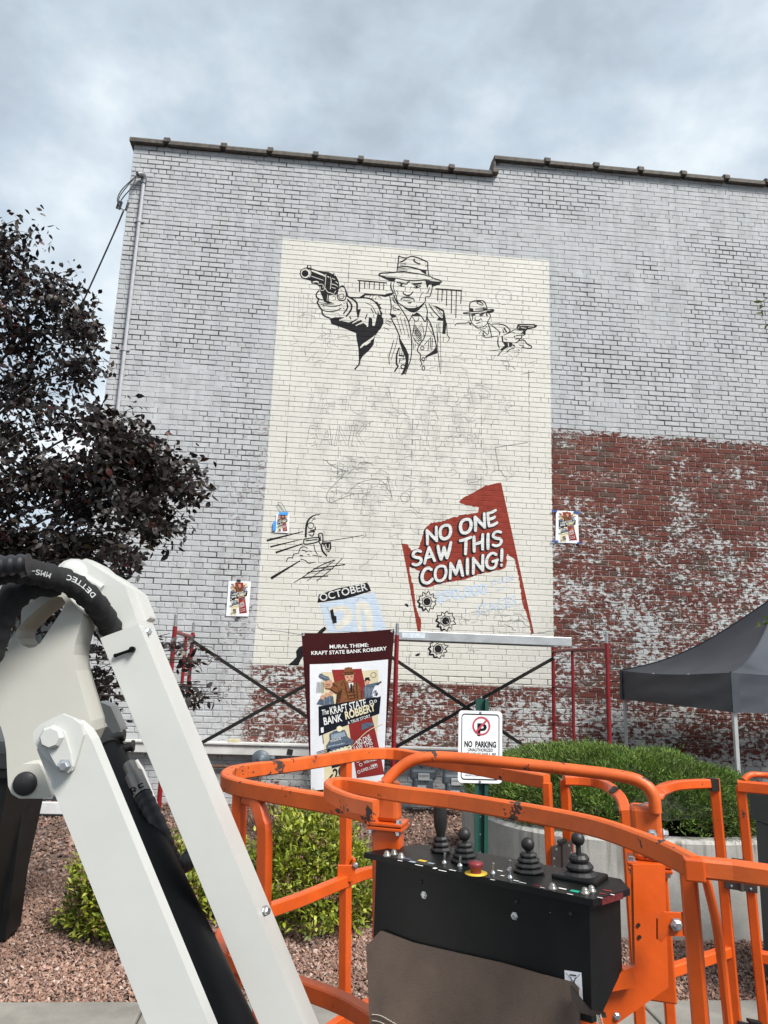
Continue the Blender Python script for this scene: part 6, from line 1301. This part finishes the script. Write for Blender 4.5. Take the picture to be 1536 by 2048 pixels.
m.add(vs_, fs_, True); m.add([CS(i/n1_, j/n2_, -0.003) for j in range(n2_+1) for i in range(n1_+1)], [tuple(reversed(f_)) for f_ in fs_], True); m.build('canvas', cvm, cv, fix=False)
m = MB(); fp = [[(1148, 1962), (1175, 1990), (1190, 2010), (1213, 2018)], [(1148, 1985), (1170, 2005), (1190, 2016), (1213, 2022)], [(1150, 2010), (1170, 2020), (1195, 2028), (1214, 2034)]]
vs_ = [face(x, y, 0.022-0.006*j+0.008*math.sin(i*1.3)) for j, row in enumerate(fp) for i, (x, y) in enumerate(row)]
fq = [(j*4+i, j*4+i+1, (j+1)*4+i+1, (j+1)*4+i) for j in range(2) for i in range(3)]; m.add(vs_, fq, True); m.add([v+ny*0.003 for v in vs_], [tuple(reversed(f_)) for f_ in fq], True); m.build('canvas_flap', cvm, cv, fix=False)
for dv in (0.0, 0.045):
    m = MB()
    for k in range(34):
        u0 = 0.03+k*0.0118; v0 = 0.52+dv+0.0045*k+0.00012*k*k
        if v0 < .95: m.tube([CS(u0, v0, 0.002), CS(u0+0.009, v0+0.0035, 0.002)], 0.0011, 5)
    m.build('stitching', PAL['stitch'], cv)
m = MB()
for k in range(16): x, y = 1205+random.uniform(-2, 10), 2020+random.uniform(-4, 8); m.tube([face(x, y, 0.03), face(x+random.uniform(0, 6), y+random.uniform(5, 20), 0.032), face(x+random.uniform(-3, 10), y+random.uniform(14, 34), 0.03)], 0.0006, 4)
m.build('frayed_threads', PAL['stitch'], cv)

# grey cabinet and paper beyond the gate
p = at(1530, 1700, 3.6); r = thing('storage_cabinet', (p.x+0.2, 3.75, 0), 'dark grey box behind the gate at the right edge', 'box')
dgm = mat('cabinet_grey', (0.045, 0.048, 0.05), 0.55, var=0.1); zt3 = at(1520, 1625, 3.6).z; xl3 = at(1506, 1650, 4.29).x
m = MB(); m.obox((xl3+0.35, 3.95, 0.42), (0.35, 0, 0), (0, 0.32, 0), (0, 0, 0.40), 0.01); m.build('body', dgm, r)
m = MB(); m.hexa([(xl3-0.01, 3.61, 0.824), (xl3+0.72, 3.61, 0.824), (xl3+0.72, 4.29, 0.824), (xl3-0.01, 4.29, 0.824), (xl3-0.01, 3.61, zt3), (xl3+0.72, 3.61, zt3-0.09), (xl3+0.72, 4.29, zt3-0.05), (xl3-0.01, 4.29, zt3+0.04)]); m.build('lid', dgm, r)

# ------------------------------------------------------------------ white folding boom, close to the camera on the left
bw = mat('boom_white', (0.535, 0.54, 0.515), 0.35, var=0.04, scale=3, bump=0.06, bscale=30, dirt=0.28, dirtcol=(0.40, 0.37, 0.31), chips=0.03, chipcol=(0.30, 0.28, 0.25), chipscale=40, coat=0.15); bi = mat('boom_cream', (0.50, 0.49, 0.44), 0.42, var=0.06, scale=3, bump=0.06, bscale=30, dirt=0.35, dirtcol=(0.35, 0.31, 0.24))
blm = mat('cylinder_black', (0.0025, 0.0025, 0.003), 0.5, var=0.2, spec=0.12)
bm_ = thing('lift_boom', (-0.35, 1.5, 0.1), 'white folded boom arm of an aerial lift at lower left', 'lift boom')
def C2(x, y): return (x/3.84, 1080+y/3.84)
def plate(name, pts, Y0, t, m_=bw, holes=(), bev=0.0, parent=None, smooth=0):
    lo = [[at(x, y, Y0) for x, y in l] for l in [pts]+list(holes)]
    if smooth: lo = [sm(l, smooth, True) for l in lo]
    m = MB(); m.plate(lo, (0, t, 0)); o = m.build(name, m_, parent or bm_)
    if bev:
        md = o.modifiers.new('bevel', 'BEVEL'); md.width = bev; md.segments = 2; md.limit_method = 'ANGLE'; md.angle_limit = R(40)
    return o
# right arm: box section with rounded head, and the channel cover over it
def ext(p, q, y): f = (y-p[1])/(q[1]-p[1]); return (p[0]+(q[0]-p[0])*f, y)
YB_ = 2300
plate('upper_arm', [(112, 1140), (118, 1130), (128, 1122), (142, 1117.5), (158, 1118), (172, 1123), (250, 1172), (277, 1251), ext((371, 1480), (602, 2040), YB_), ext((279, 1480), (513, 2040), YB_), (200, 1277), (165, 1215), (120, 1160)], 1.60, 0.165, bw, bev=0.006)
plate('head_plate', [(160, 1121), (172, 1117), (186, 1121), (200, 1128), (216, 1142), (240, 1155), (281, 1186), (300, 1235), (280, 1252), (250, 1175), (180, 1128)], 1.70, 0.07, bw, bev=0.004)
plate('arm_cover', [(200, 1276), (276, 1248), (279, 1253), ext((371, 1480), (602, 2040), YB_), ext((279, 1480), (513, 2040), YB_)], 1.555, 0.043, bw, bev=0.004)
m = MB(); m.bar([at(*ext((379, 1480), (609, 2040), 1285), 1.66), at(*ext((379, 1480), (609, 2040), YB_), 1.66)], 0.006, 0.035, up=Vector((0, 1, 0)), bev=0.002); m.build('arm_hem', bw, bm_)
m = MB(); m.lathe(at(146, 1150, 1.60), (0, -1, 0), [(0.030, 0), (0.030, 0.006), (0.024, 0.012), (0.012, 0.016), (0.0001, 0.016)], 20); m.build('pivot_boss', bw, bm_)
m = MB(); m.tube([at(150, 1143, 1.594), at(204, 1176, 1.594)], 0.008, 10); m.build('weld_bead', bw, bm_)
m = MB(); m.bar([at(231, 1311, 1.548), at(266, 1299, 1.548)], 0.006, 0.006, bev=0.001); m.lathe(at(266, 1299, 1.553), (0, -1, 0), [(0.006, 0), (0.006, 0.012), (0.0001, 0.012)], 8, False); m.lathe(at(232, 1311, 1.553), (0, -1, 0), [(0.004, 0), (0.004, 0.006), (0.0001, 0.006)], 8, False); m.build('latch_pin', blm, bm_)
for px, py, Y in ((292, 1265, 1.65), (529, 1822, 1.63)): m = MB(); bolt(m, at(px, py, Y), (0.75, -0.6, 0.2), 0.008, 0.010); m.build('bolt', steel, bm_)
# link plate with its slot
outer = [C2(*c) for c in ((-120, 1350), (-120, 930), (0, 880), (60, 850), (60, 800), (110, 720), (160, 640), (165, 455), (300, 345), (420, 300), (500, 400), (560, 480), (640, 575), (605, 690), (575, 800), (565, 880), (580, 1000), (620, 1140), (665, 1290), (695, 1390), (700, 1470), (660, 1560), (500, 1700), (400, 1985), (150, 1985), (90, 1950), (62, 1890), (55, 1780), (48, 1620), (35, 1530), (5, 1430))]
hole = [C2(*c) for c in ((130, 680), (250, 560), (380, 455), (430, 432), (475, 438), (503, 475), (490, 520), (430, 610), (310, 790), (270, 822), (215, 832), (155, 800), (122, 745))]
plate('link_plate', outer, 1.50, 0.10, bi, [hole], bev=0.004)
# left arm
LA0, LA1 = (83, 1563), (287, 2048); RA0, RA1 = (183, 1480), (417, 2048)
plate('lower_arm', [(74, 1500), (80, 1468), (120, 1440), (152, 1444), (172, 1462), RA0, ext(RA0, RA1, YB_), ext(LA0, LA1, YB_)], 1.30, 0.045, bw, bev=0.008)
plate('pin_boss_plate', [C2(*c) for c in ((252, 1480), (300, 1420), (470, 1335), (560, 1370), (618, 1415), (640, 1500), (590, 1680), (560, 1770), (510, 1792), (450, 1765), (320, 1640), (255, 1545))], 1.288, 0.014, bw, bev=0.004)
plate('pin_keeper', [C2(*c) for c in ((340, 1560), (400, 1430), (490, 1470), (540, 1640), (555, 1740), (530, 1785), (490, 1790), (445, 1755), (380, 1640))], 1.280, 0.010, bw, bev=0.003)
m = MB(); m.lathe(at(*C2(405, 1512), 1.282), (0, -1, 0), [(0.0185, 0), (0.0185, 0.008), (0.0145, 0.014), (0.0001, 0.014)], 8, False); m.build('pivot_pin', bw, bm_)
m = MB(); bolt(m, at(*C2(495, 1735), 1.28), (0, -1, 0), 0.0085, 0.008); m.build('bolt', steel, bm_)
plate('lug', [C2(*c) for c in ((62, 1880), (75, 1810), (110, 1760), (170, 1722), (300, 1716), (340, 1800), (402, 1982), (160, 1986), (90, 1950))], 1.40, 0.06, bi, bev=0.005)
m = MB(); m.lathe(at(*C2(195, 1870), 1.40), (0, -1, 0), [(0.020, 0), (0.020, 0.004), (0.018, 0.007), (0.0001, 0.008)], 22); m.build('rubber_cap', rub, bm_)
# cylinder, its fittings and the far side plate
a, b = at(209, 1480, 2.15), at(463, 2048, 1.40); d_ = (b-a).normalized(); m = MB(); m.tube([a, b+d_*0.25], 0.036, 24); m.build('hydraulic_cylinder', blm, bm_)
m = MB(); m.tube([a+d_*0.0, a+d_*0.07], 0.040, 20); m.build('cylinder_head', bks, bm_)
plate('side_plate', [(266, 1523), (272, 1520), ext((278, 1522), (408, 1850), 1540), ext((278, 1522), (408, 1850), YB_), ext((262, 1522), (390, 1850), YB_)], 2.10, 0.02, bw); plate('link_bracket', [(196, 1402), (221, 1413), (243, 1462), (225, 1466), (200, 1430)], 1.75, 0.06, bw, bev=0.004)
for pts, r_, nm in (([(222, 1478), (236, 1472), (250, 1471)], 0.009, 'hose_fitting'), ([(234, 1503), (250, 1496), (268, 1492)], 0.009, 'hose_fitting')): m = MB(); m.tube([at(x, y, 2.10) for x, y in pts], r_*1.3, 10); m.tube([at(pts[-1][0]-5, pts[-1][1], 2.10), at(pts[-1][0], pts[-1][1], 2.10)], r_*1.7, 8); m.build(nm, bks, bm_)
fa, fb = at(258, 1528, 1.89), at(286, 1590, 1.84); m = MB(); m.tube([fa, fa.lerp(fb, .35)], 0.015, 8); m.tube([fa.lerp(fb, .35), fb], 0.0205, 14); m.build('hose_ferrule', mat('ferrule_steel', (0.20, 0.19, 0.175), 0.4, 0.8, var=0.2), bm_)
fd = (fb-fa).normalized(); A = Art(); A.text('RE', (0, 0), (0.032, 0), 0.018, 'black', 0.01)
fpz = fa.lerp(fb, .82); rtv = Vector((0.9, 0, 0.43)); upv = Vector((-0.43, 0, 0.9)); A.build('ferrule_stamp', lambda x, y, o_: fpz+rtv*(x-0.016)-upv*(y+0.004)+Vector((0, -0.0212-o_, 0)), bm_, 0.0008)
m = MB(); m.tube(sm([fb, at(304, 1625, 1.82), at(327, 1680, 1.79), at(342, 1716, 1.79), at(358, 1731, 1.80), at(376, 1722, 1.83), at(392, 1696, 1.86)], 8), lambda t: 0.0195+0.0013*math.sin(t*90), 12); m.build('hose', rub, bm_)
# sleeved hoses over the top
slv = mat('hose_sleeve', (0.008, 0.008, 0.009), 0.85, var=0.3, bump=0.5, bscale=240)
H1 = sm([at(x, y, Y) for x, y, Y in ((-60, 1160, 1.36), (-10, 1145, 1.37), (40, 1142, 1.38), (90, 1150, 1.41), (140, 1166, 1.45), (180, 1196, 1.49), (208, 1232, 1.56), (226, 1266, 1.605), (246, 1310, 1.64))], 10)
m = MB(); m.tube(H1, lambda t: 0.0225+0.0016*math.sin(t*85)+0.0010*math.sin(t*190), 16); m.build('sleeved_hose', slv, bm_)
H2 = sm([at(x, y, Y) for x, y, Y in ((-45, 1350, 1.44), (-20, 1295, 1.44), (-4, 1245, 1.44), (18, 1205, 1.44), (55, 1172, 1.45), (120, 1163, 1.47))], 8)
m = MB(); m.tube(H2, lambda t: 0.027+0.0018*math.sin(t*48), 16); m.build('sleeved_hose', slv, bm_)
m = MB(); q_ = sm([at(x, y, 1.335) for x, y in ((-40, 1140), (0, 1133), (30, 1130), (58, 1128))], 6); m.tube(q_, lambda t: 0.0165+0.0025*(1 if int(t*9) % 2 else 0), 16); m.build('spiral_guard', mat('spiral_guard_black', (0.012, 0.0125, 0.015), 0.4), bm_)
def ring_text(s_, pts, Y, h, col):
    A = Art(); path = sm([Vector((x, y, 0)) for x, y in pts], 8); Ls_ = [0]
    for i in range(1, len(path)): Ls_.append(Ls_[-1]+(path[i]-path[i-1]).length)
    tot = Ls_[-1]; n_ = len(s_)
    for k, ch in enumerate(s_):
        t0, t1 = tot*(k+.1)/n_, tot*(k+.9)/n_
        f_ = lambda t: next((path[i-1].lerp(path[i], (t-Ls_[i-1])/(Ls_[i]-Ls_[i-1]+1e-9)) for i in range(1, len(path)) if Ls_[i] >= t), path[-1])
        a, b = f_(t0), f_(t1); A.text(ch, (a.x, a.y), (b.x, b.y), h, col, 0.01)
    return A
for s_, pts, Y0 in (('MMS-71', [(104, 1147), (80, 1140), (60, 1139), (38, 1146)], 1.35), ('DETTEC', [(193, 1190), (172, 1168), (152, 1155), (134, 1149)], 1.408)):
    A = ring_text(s_, pts, Y0, 11, 'labelgrey'); A.build('sleeve_lettering', lambda x, y, o_: at(x, y, Y0+(x-134)*0.0006*(1 if Y0 > 1.4 else 0)-o_), bm_, 0.0)
